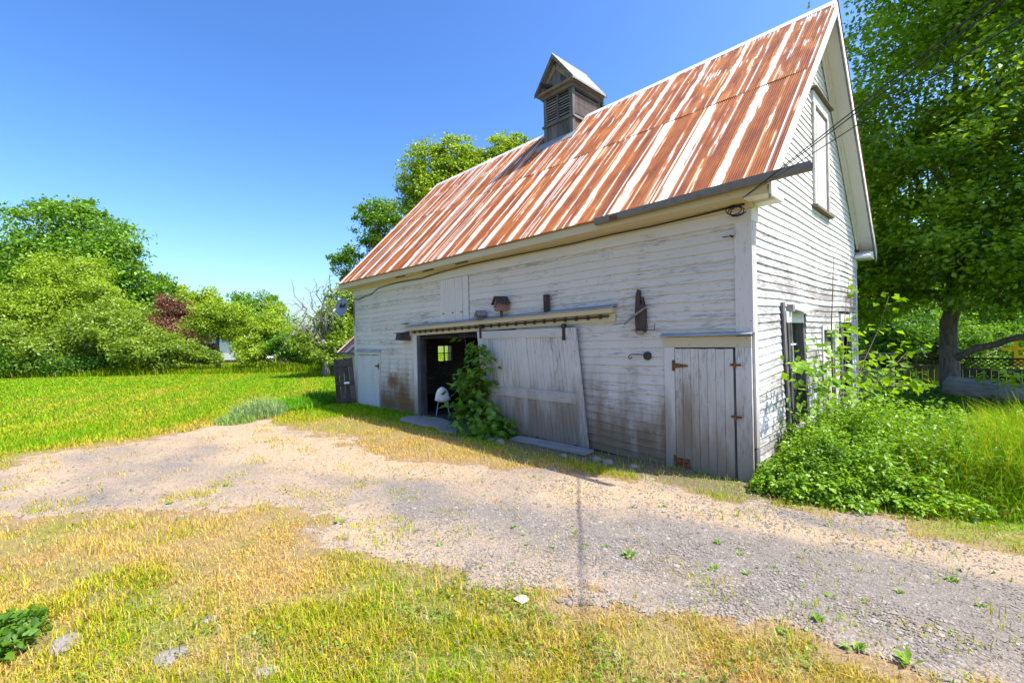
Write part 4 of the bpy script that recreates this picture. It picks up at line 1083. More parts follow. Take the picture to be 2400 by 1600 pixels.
# big dark tree at the left
ptree('broadleaf_tree', 'tall dark green tree highest at the left edge', 130, 46,
      [(60, 600, 90, 75, 0), (140, 520, 80, 62, -1), (215, 540, 75, 62, 1), (265, 600, 62, 55, 0), (175, 620, 110, 80, -2), (-40, 590, 90, 70, 1), (20, 690, 120, 90, 2), (110, 480, 40, 26, 0), (190, 482, 45, 24, 0), (285, 575, 38, 30, 0)],
      46000, .32, LF['green'], tr=.45, seed=11, group=BG, tight=.19, sub=46, flat=.5)
ptree('broadleaf_tree', 'dark tree sloping down right of the tallest tree', 330, 49,
      [(300, 665, 58, 50, 0), (345, 670, 50, 42, 1), (375, 690, 36, 32, 0), (320, 720, 80, 50, -1)], 18000, .32, LF['green'], tr=.3, seed=12, group=BG, tight=.19, sub=44, flat=.5)
ptree('broadleaf_tree', 'bright mid green tree on the skyline behind the copper shrub', 440, 52,
      [(420, 690, 36, 30, 0), (455, 695, 40, 32, 1), (490, 705, 34, 30, 0), (450, 740, 90, 45, 0)], 18000, .28, LF['bright'], tr=.25, seed=13, group=BG)
ptree('broadleaf_tree', 'rounded far tree on the skyline left of the bare branches', 590, 64,
      [(575, 705, 42, 32, 0), (610, 702, 34, 26, 1), (590, 745, 70, 45, 0), (540, 730, 40, 40, 2)], 14000, .32, LF['green'], tr=.3, seed=14, group=BG)
# paler apple-like trees in front
ptree('apple_tree', 'yellow green rounded tree in front of the tallest tree', 150, 35,
      [(120, 650, 75, 60, 0), (185, 640, 60, 48, 1), (225, 690, 60, 50, 0), (90, 710, 80, 60, -1), (160, 720, 100, 60, 0)], 30000, .18, LF['bright'], tr=.22, seed=15, group=BG, bark='bark_pale', tight=.17, sub=60, twigs=8)
ptree('apple_tree', 'dense olive tree spreading at the far left edge', 20, 33,
      [(10, 740, 80, 70, 0), (60, 790, 90, 60, -1), (-50, 760, 80, 80, 1), (30, 700, 50, 40, 0)], 24000, .175, LF['olive'], tr=.2, seed=16, group=BG, bark='bark_pale', tight=.17, sub=60, twigs=8)
ptree('apple_tree', 'low olive tree with drooping sides left of the copper shrub', 240, 32,
      [(210, 775, 85, 55, 0), (290, 770, 70, 50, 0), (250, 735, 75, 40, 1), (140, 810, 80, 42, -1), (330, 800, 60, 38, -1)], 29000, .175, LF['olive'], tr=.2, seed=17, group=BG, bark='bark_pale', tight=.17, sub=60, twigs=8)
ptree('copper_shrub', 'reddish brown leaved shrub among the green ones', 395, 37,
      [(375, 735, 48, 42, 0), (420, 730, 42, 38, 0), (400, 775, 60, 40, -1)], 20000, .15, LF['red'], tr=.16, seed=18, group=BG, cat='shrub')
ptree('shrub', 'loose green shrub standing below the copper one', 360, 31,
      [(330, 800, 55, 38, 0), (385, 810, 55, 34, 0)], 16000, .145, LF['olive'], tr=.1, seed=19, group=BG, cat='shrub')
ptree('apple_tree', 'light green tree hanging over the white house', 500, 34,
      [(480, 745, 45, 38, 0), (530, 735, 50, 40, 0), (560, 770, 50, 34, 1), (500, 720, 40, 26, 0)], 22000, .15, LF['bright'], tr=.16, seed=20, group=BG, bark='bark_pale', fork=.6)
ptree('shrub', 'light green shrub right of the white house', 600, 32,
      [(600, 770, 42, 36, 0), (625, 745, 40, 36, 1), (590, 810, 40, 24, -1), (560, 800, 24, 24, -1)], 20000, .145, LF['bright'], tr=.12, seed=21, group=BG, cat='shrub')
ptree('shrub', 'low loose shrub in front of the white house', 455, 31, [(430, 815, 34, 20, 0), (480, 822, 30, 15, 1)], 6000, .14, LF['olive'], tr=.05, seed=28, group=BG, cat='shrub')
ptree('shrub', 'low shrub between the light green shrub and the bare tree', 665, 31, [(655, 800, 34, 26, 0), (690, 810, 30, 22, 1)], 8000, .14, LF['green'], tr=.05, seed=29, group=BG, cat='shrub')
# low dark undergrowth that closes the hedge at the far left
ptree('shrub', 'dark leafy undergrowth at the far left edge of the lawn', 90, 31,
      [(30, 835, 90, 30, 0), (140, 838, 80, 26, 0), (220, 835, 60, 22, 1)], 22000, .14, LF['deep'], tr=.06, seed=22, group=BG, cat='shrub')
# gnarled half-dead apple tree and the dark growth next to the shed
ptree('gnarled_apple_tree', 'gnarled half bare tree with grey branches left of the shed', 748, 25,
      [(760, 745, 45, 55, 1), (715, 790, 40, 34, 0), (785, 700, 40, 50, 2), (770, 800, 45, 36, 0)], 9000, .16, LF['olive'], tr=.2, seed=23, group=BG, bark='bark_pale', twigs=14)
def bare_branches():
    g = np.random.default_rng(5); b = at(748, 800, 24.5); mb = MB()
    o0 = np.array([b[0], b[1], .2])
    for (x, y, x2, y2) in ((735, 800, 668, 640), (740, 790, 690, 700), (745, 770, 720, 640), (750, 770, 760, 620), (735, 810, 640, 770), (730, 790, 650, 730), (745, 760, 740, 660), (755, 760, 800, 640), (740, 780, 700, 660), (725, 780, 672, 690)):
        p, q = at(x, y, 24.5), at(x2, y2, 24.2 + g.uniform(-1, 1))
        pts = limb(mb, g, p, q, .045, .012, 7, .12)
        for k in range(9):
            s = np.array(pts[g.integers(2, 7)]); e = s + unit(g.normal(size=3) + np.array([0, 0, .4])) * g.uniform(.4, 1.1); limb(mb, g, s, e, .013, .005, 4, .14, 4)
    limb(mb, g, o0 - np.array([0, 0, .3]), at(742, 780, 24.5), .16, .10, 6, .06)
    tag(mb.build('bare_tree', M['bark_pale'], None, True), 'leafless grey branches reaching over the lawn left of the barn', 'tree', BG)
bare_branches()
ptree('broadleaf_tree', 'dark leafy tree closing the gap behind the shed', 800, 27,
      [(790, 780, 40, 60, 0), (812, 720, 30, 40, 1), (780, 820, 50, 30, 0), (830, 760, 60, 70, 2)], 11000, .17, LF['green'], tr=.16, seed=25, group=BG)
ptree('slender_tree', 'slender tree with two airy crowns left of the roof', 850, 30,
      [(870, 490, 42, 36, 0), (835, 500, 24, 20, 0), (900, 500, 30, 34, 1), (845, 545, 30, 16, 0), (800, 590, 30, 26, 0), (775, 600, 20, 22, 0), (880, 560, 30, 30, 1), (815, 640, 30, 30, 1)], 9500, .17, LF['green'], tr=.13, seed=26, group=BG, tight=.24, twigs=7, fork=.3)
ptree('broadleaf_tree', 'bright yellow green tree rising behind the roof', 1040, 27,
      [(985, 385, 55, 55, 0), (1035, 355, 50, 42, 0), (1070, 400, 60, 50, 1), (960, 440, 44, 50, 0), (1020, 460, 90, 60, 1), (1150, 345, 40, 34, 0), (1115, 375, 42, 30, 1), (1185, 325, 22, 20, 0), (1140, 420, 90, 60, 1), (1210, 330, 14, 12, 0), (970, 500, 30, 30, 0)], 46000, .16, LF['bright'], tr=.3, seed=27, group=BG, tight=.18, sub=50)

def conifer(label, bx, depth, ptop, seed, n=3500, w=.16):
    g = np.random.default_rng(seed); p = at(bx, 800, depth); tp = at(bx, ptop, depth); H = tp[2]
    t = thing('conifer', label, 'tree', (p[0], p[1], 0))
    mb = MB(); mb.tube([(0, 0, -.1), (0, 0, H * .6), (0, 0, H)], [H * .014, H * .008, .02], 7); mb.build('trunk', M['bark'], t, True)
    h = H * (1 - g.uniform(0, 1, n) ** 1.4 * .8); R_ = (H - h) * w + .15
    a = g.uniform(0, 6.283, n); r = R_ * np.sqrt(g.uniform(.05, 1, n))
    P = np.stack([r * np.cos(a), r * np.sin(a), h - r * .25], 1); O = np.stack([np.cos(a), np.sin(a), g.normal(size=n) * .3 + .25], 1)
    nr = unit(np.stack([np.zeros(n), np.zeros(n), np.ones(n)], 1) + .6 * g.normal(size=(n, 3)))
    me = leaves_mesh('crown', P, O, nr, g.uniform(.35, .8, n), LEAF_OVAL * np.array([.6, 1, 1]), LEAF_OVAL_F, LF['needle']); link('crown', me, None, t)
conifer('dark conifer tip showing above the roof right of the cupola', 1380, 42, 228, 41, 5000)
conifer('conifer between the gable and the big maple', 2000, 34, 330, 42, 7000, .2)

# big maples at the right
MAPL = 'maples at the right'
t = tree('maple_tree', 'large dark maple with a grey trunk behind the weeds', (1.25, 11.4, 0),
     [(0, 0, 5.2, 3.4, 3.4, 2.2), (-1.0, -.4, 8.0, 2.0, 2.4, 2.0), (1.6, -.6, 8.5, 2.8, 2.6, 2.6), (.9, .2, 11.5, 3.0, 3.0, 2.6), (.2, .2, 13.5, 2.2, 2.4, 2.0), (2.5, 0, 13, 3, 3, 2.6), (1.0, 0, 16, 3, 3, 2.2),
      (-1.6, .4, 4.0, 1.6, 2.0, 1.6), (2.6, -1.0, 4.2, 2.4, 2.2, 2.0), (.6, -1.6, 3.6, 2.2, 1.6, 1.3), (4.6, -.6, 6.8, 2.6, 2.6, 2.6), (-.6, .6, 6.2, 2.4, 2.6, 1.8), (4.8, 1.6, 10.5, 2.6, 2.6, 2.6), (-1.6, -.6, 2.9, 1.5, 1.3, .8), (1.8, -1.6, 2.9, 1.6, 1.2, .7), (3.6, -1.4, 2.9, 1.6, 1.4, .8)],
     170000, .136, LF['maple'], tr=.20, seed=51, group=MAPL, fork=.22, lean=(.25, 0), tight=.17, sub=60, up=.9, rnd=.5, flat=.5)
g = np.random.default_rng(3); mb = MB(); limb(mb, g, (.12, 0, 1.0), (1.6, -.3, 1.65), .10, .07, 6, .05); limb(mb, g, (1.6, -.3, 1.65), (3.6, -.5, 3.6), .07, .03, 6, .05); mb.build('low_limb', M['bark'], t, True)
tree('maple_tree', 'second maple whose foliage fills the right edge', (8.6, 12.6, 0),
     [(-3.2, -.8, 5.0, 2.4, 2.0, 2.0), (-3.4, -.2, 8.0, 2.2, 2.0, 2.4), (-2.4, -.2, 10.8, 2.6, 2.2, 2.2), (-1.0, -.5, 7.0, 3, 2.6, 3), (0, 0, 11, 3.4, 3.0, 3), (-2.2, -1.4, 3.4, 2.2, 2.0, 1.1), (-2.6, .4, 14, 2.8, 2.6, 2.4)],
     62000, .132, LF['maple'], tr=.3, seed=52, group=MAPL, fork=.3, tight=.17, sub=60, up=.9, rnd=.5, flat=.5)
ptree('broadleaf_tree', 'dark shrubby tree behind the fence next to the gable corner', 2070, 22, [(2040, 780, 60, 50, 0), (2110, 770, 60, 60, 1), (2150, 800, 50, 40, 0), (2010, 720, 50, 50, 1)], 22000, .14, LF['deep'], tr=.12, seed=64, group='trees behind the fence')
for i, (x, d, top, lab, lf) in enumerate(((2060, 38, 620, 'sunlit tree far behind the lattice fence near the gable', 'green'), (2200, 44, 600, 'sunlit tree far behind the maple trunk', 'green'), (2330, 40, 560, 'sunlit tree far behind the yellow posts', 'green'))):
    ptree('broadleaf_tree', lab, x, d, [(x - 50, top + 60, 70, 70, 0), (x + 50, top + 80, 70, 60, 0), (x, top + 150, 110, 70, 0)], 6000, .35, LF[lf], tr=.25, seed=61 + i, group='trees behind the fence')

ptree('shrub', 'dark shrub behind the right run of lattice fence', 2260, 21, [(2230, 800, 46, 40, 0), (2290, 790, 40, 34, 1), (2350, 790, 50, 50, 1)], 9000, .13, LF['green'], tr=.08, seed=65, group='trees behind the fence', cat='shrub')
# ------------------------------------------------------------------ fence, log, yellow frame, house
def fence_run(label, p0, p1, h, lat):
    p0, p1 = np.array(p0, float), np.array(p1, float); Ln = np.linalg.norm(p1 - p0); t = thing('lattice_fence', label, 'fence', (p0[0], p0[1], 0), math.atan2(p1[1] - p0[1], p1[0] - p0[0]))
    n = int(Ln / .15)
    for i in range(n): MB().box((i * .15 + .004, -.01, .03), (i * .15 + .146, .012, h + random.uniform(-.006, .006))).build('board', M['fence'], t)
    for k in range(int(Ln / 2.2) + 1): MB().box((min(k * 2.2, Ln - .1), -.06, 0), (min(k * 2.2, Ln - .1) + .10, .04, h + lat + .10)).build('post', M['fence'], t)
    for z in (h, h + lat - .02): MB().box((0, -.03, z + .001), (Ln, -.011, z + .05)).build('rail', M['fence'], t)
    mb = MB(); s = .0
    while s < Ln + lat:
        for sg, y in ((1, -.008), (-1, .004)):
            a, b = (s, s - lat) if sg > 0 else (s - lat, s)
            if 0 <= min(a, b) and max(a, b) <= Ln:
                mb.poly([(a, y, h + .05), (a + .035, y, h + .05), (b + .035, y, h + lat), (b, y, h + lat), (a, y + .01, h + .05), (a + .035, y + .01, h + .05), (b + .035, y + .01, h + lat), (b, y + .01, h + lat)],
                        [(0, 1, 2, 3), (7, 6, 5, 4), (0, 4, 5, 1), (1, 5, 6, 2), (2, 6, 7, 3), (3, 7, 4, 0)])
        s += .13
    o = mb.build('lattice', M['fence'], t); o['kind'] = 'stuff'
fence_run('brown board fence with lattice top left of the maple trunk', (-3.2, 14.1), (1.0, 14.6), .66, .36)
fence_run('brown board fence with lattice top right of the maple trunk', (1.38, 13.35), (8.0, 12.4), .62, .34)
# weathered half log lying in the grass
a, b = np.array([1.35, 10.35, .34]), np.array([4.2, 8.5, .16])
t = thing('weathered_log', 'thick weathered grey log lying by the maple trunk', 'log', (a[0], a[1], 0), math.atan2(b[1] - a[1], b[0] - a[0]))
Ln = np.linalg.norm(b[:2] - a[:2]); g = np.random.default_rng(8); vs = []; fs = []; nn, ns = 14, 16
for i in range(nn + 1):
    s = i / nn; zc = a[2] + (b[2] - a[2]) * s
    for k in range(ns):
        an = 2 * math.pi * k / ns; r = .30 * (1 + .06 * math.sin(k * 3.7) + .05 * math.sin(s * 9 + k)) * (1 - .15 * s)
        vs.append((Ln * s, r * .8 * math.cos(an), zc + r * 1.0 * math.sin(an)))
for i in range(nn):
    for k in range(ns): fs.append((i * ns + k, i * ns + (k + 1) % ns, (i + 1) * ns + (k + 1) % ns, (i + 1) * ns + k))
fs += [tuple(range(ns - 1, -1, -1)), tuple(nn * ns + k for k in range(ns))]
MB().poly(vs, fs).build('trunk', M['logwood'], t, True)
MB().tube([(-.03, 0, a[2]), (-.005, 0, a[2])], .14, 12).build('cut_core', M['greywood'], t)
# yellow play frame
t = thing('play_frame', 'yellow play frame beyond the lattice fence', 'play frame', (2.9, 24.0, 0))
for x in (0, 1.5): MB().box((x, 0, 0), (x + .12, .12, 1.35)).build('post', M['yellow'], t)
MB().box((-.4, .02, .85), (1.9, .09, .97)).build('beam', M['yellow'], t); MB().box((.12, .03, .15), (1.0, .09, .62)).build('panel', M['yellow'], t)
# small dark hutch seen past the gable corner
t = thing('hutch', 'small pale hutch with a dark opening past the gable corner', 'hutch', (-.55, 13.2, 0))
MB().box((-.45, 0, .0), (.45, .5, 1.05)).build('box', M['cream'], t); MB().box((-.36, -.012, .62), (.36, -.001, .92)).build('opening', M['black'], t); MB().box((-.52, -.06, 1.052), (.52, .56, 1.09)).build('lid', M['greywood_x'], t)
# white house beyond the shrubs
p = at(480, 815, 46); dv = unit(np.array([_r[0], _r[1], 0.0])); t = thing('white_house', 'low white house glimpsed under the shrubs beyond the lawn', 'house', (p[0], p[1], 0), math.atan2(dv[1], dv[0]))
MB().box((-4.2, 0, .35), (4.2, 5, 2.75)).build('wall', M['house'], t); MB().box((-4.15, .02, -.2), (4.15, 4.9, .35)).build('foundation', M['brick'], t)
MB().prism([(-.4, 2.76), (5.4, 2.76), (2.5, 4.3)], 'x', -4.5, 4.5).build('roof', M['houseroof'], t)
for x in (-3.0, -.2, 2.4):
    w = MB().box((x, -.03, 1.2), (x + 1.0, -.005, 2.2)).build('window', M['house'], t); MB().box((x + .08, -.045, 1.28), (x + .92, -.031, 2.12)).build('pane', M['black'], w)
for k in range(9): MB().box((-4.2, -.02, .40 + k * .25), (4.2, -.001, .60 + k * .25)).build('siding_board', M['house'], t)
t = thing('brick_outbuilding', 'small brick red outbuilding behind the bare tree', 'outbuilding', tuple(np.array(at(650, 815, 40)) * np.array([1, 1, 0])), math.atan2(dv[1], dv[0]))
MB().box((-.6, 0, 0), (.5, 2, 1.25)).build('wall', M['brick'], t); MB().prism([(-.2, 1.25), (2.2, 1.25), (1, 1.9)], 'x', -.7, .6).build('roof', M['houseroof'], t)
MB().box((.0, -.03, .45), (.35, -.001, 1.0)).build('window', M['house'], t)

# ------------------------------------------------------------------ saplings
def sapling(name, label, base, stems, leafspots, leaf_n, size, shape, faces, leaf, seed, spread=.16, droop=.5):
    g = np.random.default_rng(seed); t = thing(name, label, 'sapling', base)
    for st in stems:
        mb = MB(); mb.tube(st[0], np.linspace(st[1], st[2], len(st[0])), 6); mb.build('stem', M['twig'], t, True)
    P = []; 
    for (x, y, z, s, k) in leafspots: P.append(np.array([x, y, z]) + g.normal(size=(k, 3)) * np.array([s, s, s * .8]))
    P = np.concatenate(P); n = len(P); c = np.array([0, 0, P[:, 2].mean()])
    O = unit((P - np.array([0, 0, 0])) * np.array([1, 1, 0]) + .01); nr = unit(np.array([0, 0, 1.0]) + O * .45 + .45 * g.normal(size=(n, 3)))
    dr = unit(O + .7 * g.normal(size=(n, 3)) - np.array([0, 0, droop])); dr = unit(dr - nr * (dr * nr).sum(1, keepdims=True) * .6)
    me = leaves_mesh('foliage', P, dr, nr, size * g.uniform(.6, 1.25, n), shape, faces, leaf); link('foliage', me, None, t)
    return t
g = np.random.default_rng(77); spots = []
for (x, z, s, k) in ((.05, .35, .20, 90), (.45, .22, .18, 60), (.62, .16, .15, 50), (.80, .14, .12, 34), (-.35, .40, .18, 70), (-.25, .30, .16, 50), (-.1, .72, .20, 90), (-.35, .92, .17, 70), (-.12, 1.05, .19, 80), (.10, 1.25, .17, 60), (.12, 1.48, .15, 50), (.05, .95, .17, 60), (-.05, 1.65, .10, 20), (-.30, 1.72, .07, 10), (-.38, 1.90, .05, 8), (.18, 1.68, .08, 14), (-.5, 1.02, .08, 12), (.2, .2, .18, 60), (-.22, 1.5, .08, 12)):
    spots.append((x, g.normal() * .08 - .05, z, s * (.72 if z > .9 else 1.0), int(k * (.7 if z > .9 else 1.0))))
sapling('maple_sapling', 'leafy maple sapling growing in front of the sliding door', (-4.92, -.36, 0),
        [([(0, 0, 0), (.02, 0, .6), (0, -.02, 1.2), (.05, 0, 1.75)], .016, .004), ([(0, 0, .1), (-.12, -.05, .6), (-.2, -.06, 1.2), (-.38, -.05, 2.0)], .012, .003), ([(.02, 0, .05), (.25, -.05, .15), (.6, -.05, .22)], .01, .004), ([(-.02, 0, .3), (-.25, -.05, .7), (-.5, -.05, 1.03)], .008, .003), ([(.02, 0, .9), (.12, -.04, 1.3), (.15, -.04, 1.7)], .006, .003)],
        spots, 0, .145, LEAF_MAPLE, LEAF_MAPLE_F, LF['sap'], 78)
# tall thin saplings against the gable
def G3(Y, Z, x=.35): return (x, Y - 2.5, Z)
stems = [([G3(2.56, .0), G3(2.45, .9), G3(2.40, 1.8), G3(2.55, 2.5), G3(2.67, 3.05)], .016, .004), ([G3(2.60, 0), G3(2.9, .9), G3(3.3, 1.9), G3(3.77, 2.72)], .014, .003),
         ([G3(2.62, 0), G3(2.9, .8, .5), G3(3.4, 1.4, .62), G3(4.0, 1.95, .75), G3(4.1, 2.45, .86)], .012, .003), ([G3(2.1, 0), G3(2.05, .7), G3(1.8, 1.3), G3(1.45, 1.8)], .010, .003),
         ([G3(2.66, .1), G3(3.2, .9, .7), G3(3.8, 1.2, .9), G3(4.1, 1.5, 1.1)], .010, .003), ([G3(2.58, .2), G3(2.0, 1.0), G3(1.2, 1.35), G3(.6, 1.45)], .007, .002), ([G3(2.5, 0), G3(2.6, 1.2), G3(2.7, 1.95)], .010, .003),
         ([G3(2.75, 0), G3(3.3, 1.1), G3(3.9, 2.3), G3(4.0, 2.6)], .009, .003), ([G3(2.9, 0), G3(3.5, .5, .7), G3(4.1, .9, 1.0), G3(4.2, .95, 1.2)], .008, .003)]
sp = []
for (Y, Z, x, s, k) in ((.62, 1.40, .35, .12, 18), (1.2, 1.38, .38, .16, 22), (1.48, 1.63, .38, .14, 16), (1.75, 1.15, .40, .18, 30), (1.75, .97, .4, .16, 22), (2.4, 1.40, .40, .18, 26), (2.79, 1.92, .42, .13, 14), (2.3, 1.70, .4, .14, 14), (3.1, 1.58, .45, .16, 16), (2.2, 1.2, .42, .2, 24), (2.9, 1.2, .5, .2, 22), (2.4, .9, .45, .16, 14), (3.2, 1.0, .55, .2, 22), (3.7, 1.1, .7, .16, 16),
                    (4.1, 2.42, .86, .10, 9), (4.0, 1.85, .70, .11, 14), (4.1, 1.55, 1.02, .11, 14), (3.9, 1.30, .6, .15, 16), (4.1, .92, .95, .15, 20), (4.15, .9, 1.18, .12, 14), (4.0, .76, .66, .14, 14), (4.0, .52, .85, .14, 14), (3.8, 2.62, .4, .08, 6), (1.0, .95, .4, .12, 10)):
    sp.append((x, Y - 2.5, Z, s, k))
sapling('walnut_sapling', 'thin many stemmed saplings with pale leaves against the gable wall', (0.0, 2.5, 0), stems, sp, 0, .14, LEAF_FOLD * np.array([1.05, 1, 1]), LEAF_FOLD_F, LF['weed'], 79)

# ------------------------------------------------------------------ weeds, grass
def blades(name, x, y, h, w, col, lean=.45, g=None, seg=1, z=None):
    n = len(x); z = gz(x, y) - .005 if z is None else z; a = g.uniform(0, 6.283, n); ln = g.uniform(.1, 1, n) * lean
    d = np.stack([np.cos(a), np.sin(a)], 1); s = np.stack([-d[:, 1], d[:, 0]], 1) * (w / 2)[:, None]
    def P(t, bend, wid):
        c = np.stack([x, y, z], 1).copy(); c[:, :2] += d * (ln * h * bend)[:, None]; c[:, 2] += h * t * np.sqrt(np.maximum(.05, 1 - (ln * bend) ** 2 * .6)); l = c.copy(); l[:, :2] -= s * wid; r = c.copy(); r[:, :2] += s * wid
        return l, r, c
    l0, r0, _ = P(0, 0, 1)
    if seg == 1:
        _, _, tp = P(1, 1, 0); co = np.stack([l0, r0, tp], 1).reshape(-1, 3); F = np.arange(n * 3); sz = np.full(n, 3); k = 3
    else:
        l1, r1, _ = P(.6, .35, .8); _, _, tp = P(1, 1.1, 0); co = np.stack([l0, r0, r1, l1, tp], 1).reshape(-1, 3)
        F = (np.arange(n)[:, None] * 5 + np.array([0, 1, 2, 3, 3, 2, 4])[None]).ravel(); sz = np.tile([4, 3], n); k = 5
    me = mesh_np(name, co, F, sz, np.repeat(col, k, 0)); return link(name, me, M['grass'])
GREEN, YEL, DRY = np.array([.18, .39, .010]), np.array([.48, .43, .022]), np.array([.70, .46, .13])
def gcol(d, g):
    n = len(d); d = np.clip(d + g.normal(size=n) * .22, 0, 1)[:, None]
    c = np.where(d < .5, GREEN + (YEL - GREEN) * d * 2, YEL + (DRY - YEL) * (d - .5) * 2)
    return c * g.uniform(.65, 1.25, (n, 1))
def scatter(g, n, r0, r1, az0, az1, power=1.0):
    """points round the viewer's standing place, thinning with distance"""
    r = r0 * (r1 / r0) ** (g.uniform(0, 1, n) ** power); a = g.uniform(az0, az1, n)
    return CAM[0] + r * np.sin(a), CAM[1] + r * np.cos(a), r
def inbarn(x, y): return (x > -11.25) & (x < .02) & (y > -.03) & (y < 6.7)
g = np.random.default_rng(101)
# near and middle turf
x, y, r = scatter(g, 1500000, 1.6, 16, math.radians(-104), math.radians(12))
sd = gravel_sd(x, y); dr = dryness(x, y, sd)
clump = fbm(x * 3.2, y * 3.2, 71, 3)
fgm = below_lo(x, y)
prob = sstep(-.25, .45, sd) * (.28 + 1.0 * sstep(.34, .60, clump)); spk = sstep(.47, .64, fbm(x * 3.4, y * 3.4, 77, 3)); prob = np.where(sd < -.2, np.maximum(prob * .5, spk * (.10 + .75 * sstep(-1.0, -5, x)) * sstep(-2.4, -.1, sd)), prob)
prob = np.where((y > -.75) & (x > -4.7) & (x < .4), prob * .12, prob)
prob = prob * np.where((x > .2) & (y > .4), .3, 1)
keep = (g.uniform(0, 1, len(x)) < prob * .35) & ~inbarn(x, y)
x, y, r, sd, dr = x[keep], y[keep], r[keep], sd[keep], dr[keep]
h = (.018 + .032 * g.uniform(0, 1, len(x)) ** 2) * (.5 + 2.0 * fbm(x * 1.6, y * 1.6, 81, 4) ** 1.5) * (1 + .06 * r) * np.where(dr > .6, .75, 1.1)
w = .0024 + .0010 * r
cc = gcol(dr, g); k = r < 5.2
tag(blades('turf_grass', x[k], y[k], h[k], w[k], cc[k], .9, g, 2), 'short mixed green and dry grass in the foreground', 'grass', kind='stuff')
tag(blades('turf_grass', x[~k], y[~k], h[~k], w[~k], cc[~k], .9, g, 1), 'short mixed grass between the gravel, the lawn and the barn', 'grass', kind='stuff')
# dry thatch lying in the turf and a few taller stems
x, y, r = scatter(g, 65000, 1.6, 9, math.radians(-104), math.radians(12)); sd = gravel_sd(x, y); dr = dryness(x, y, sd)
k = (g.uniform(0, 1, len(x)) < sstep(-.3, .3, sd) * (.25 + .5 * dr)) & ~inbarn(x, y) & ~((x > .2) & (y > .2)); x, y, r = x[k], y[k], r[k]; n = len(x)
tag(blades('dry_thatch', x, y, g.uniform(.03, .085, n), .0016 + .0007 * r, np.array([.60, .47, .24]) * g.uniform(.45, 1.15, (n, 1)), 1.5, g, 2), 'dry straw and thatch lying between the green blades', 'grass', kind='stuff')
x, y, r = scatter(g, 5200, 1.6, 13, math.radians(-104), math.radians(5)); sd = gravel_sd(x, y); k = (sd > .05) & ~inbarn(x, y) & (fbm(x * 1.1, y * 1.1, 141, 3) > .5); x, y, r = x[k], y[k], r[k]; n = len(x)
tag(blades('seed_stems', x, y, g.uniform(.08, .20, n), .0022 + .0007 * r, gcol(g.uniform(.2, .95, n), g), 1.0, g, 2), 'scattered taller grass stems in the turf', 'grass', kind='stuff')
# the lawn further out
x, y, r = scatter(g, 420000, 12, 62, math.radians(-112), math.radians(-38), .9)
sd = gravel_sd(x, y); dr = dryness(x, y, sd); keep = (sd > .1) & ~inbarn(x, y) & (g.uniform(0, 1, len(x)) < .58)
x, y, r, dr = x[keep], y[keep], r[keep], dr[keep]
tag(blades('lawn_grass', x, y, .05 + .03 * g.uniform(0, 1, len(x)) + .0008 * r, .010 + .0013 * r, gcol(dr * .8, g), .9, g, 1), 'bright green mown lawn at the left', 'grass', kind='stuff')
# taller unmown fringe where the lawn ends
n = 26000; t_ = g.uniform(0, 1, n); px = -60 + 830 * t_; P = np.array([at(a, 800, b) for a, b in zip(px[:2000], g.uniform(29.5, 34, 2000))])
ii = g.integers(0, 2000, n); x = P[ii, 0] + g.normal(size=n) * .45; y = P[ii, 1] + g.normal(size=n) * .45
hv = fbm(x * .5, y * .5, 87, 3); tag(blades('tall_grass', x, y, g.uniform(.15, .6, n) * (.4 + 1.6 * hv ** 2) * 1.3, np.full(n, .030), gcol(np.full(n, .12) + .3 * (hv - .5), g) * .7, .8, g, 2), 'tall unmown grass fringe at the far edge of the lawn', 'grass', kind='stuff')
# clumps near the left corner of the barn
def clump_grass(name, label, cx, cy, rx, ry, n, hh, col, ww=.012):
    a = g.uniform(0, 6.283, n); q = np.sqrt(g.uniform(0, 1, n)); x = cx + rx * q * np.cos(a); y = cy + ry * q * np.sin(a)
    hgt = hh * g.uniform(.45, 1.1, n) * (1 - .5 * q ** 2); c = np.array(col) * g.uniform(.6, 1.3, (n, 1)); k = ~inbarn(x, y)
    return tag(blades(name, x[k], y[k], hgt[k], np.full(k.sum(), ww), c[k], 1.1, g, 2), label, 'grass', kind='thing')
clump_grass('grass_clump', 'tall grey green grass clump at the lawn edge', -11.2, -2.7, .75, .65, 1300, .62, (.30, .42, .15), .014)
clump_grass('grass_clump', 'fresh green grass clump right of the grey green one', -12.0, -1.55, .95, .65, 2200, .44, (.18, .42, .02), .016)
clump_grass('grass_clump', 'dark green grass clump in the shade by the open door', -12.4, -.75, .8, .45, 1800, .5, (.12, .32, .02), .016)
clump_grass('grass_clump', 'low grass clump with pale seed heads in front of the grey green one', -10.6, -3.35, .6, .45, 800, .30, (.28, .42, .10), .014)
# gravel stones
n = 150000; x, y, r = scatter(g, n, 1.8, 13, math.radians(-100), math.radians(40)); sd = gravel_sd(x, y)
dens = .35 + .65 * sstep(.42, .6, fbm(x * .8, y * 1.1, 91, 3)) * sstep(-4, 1, x) + .15; k = (sd < -.05) & (g.uniform(0, 1, n) < dens)
x, y, r = x[k], y[k], r[k]; n = len(x); s = g.uniform(.004, .0115, n) * (1 + .04 * r) * (1 + 1.0 * (g.uniform(0, 1, n) > .96))
oc = np.array([(1, 0, 0), (0, 1, 0), (-1, 0, 0), (0, -1, 0), (0, 0, .7), (0, 0, -.5)]); of = [(0, 1, 4), (1, 2, 4), (2, 3, 4), (3, 0, 4)]
a = g.uniform(0, 6.283, n); ca, sa = np.cos(a), np.sin(a); V = np.empty((n, 6, 3)); sc = g.uniform(.6, 1.3, (n, 3)); jit = g.uniform(.7, 1.25, (n, 6, 1))
b = oc[None] * sc[:, None] * s[:, None, None] * jit
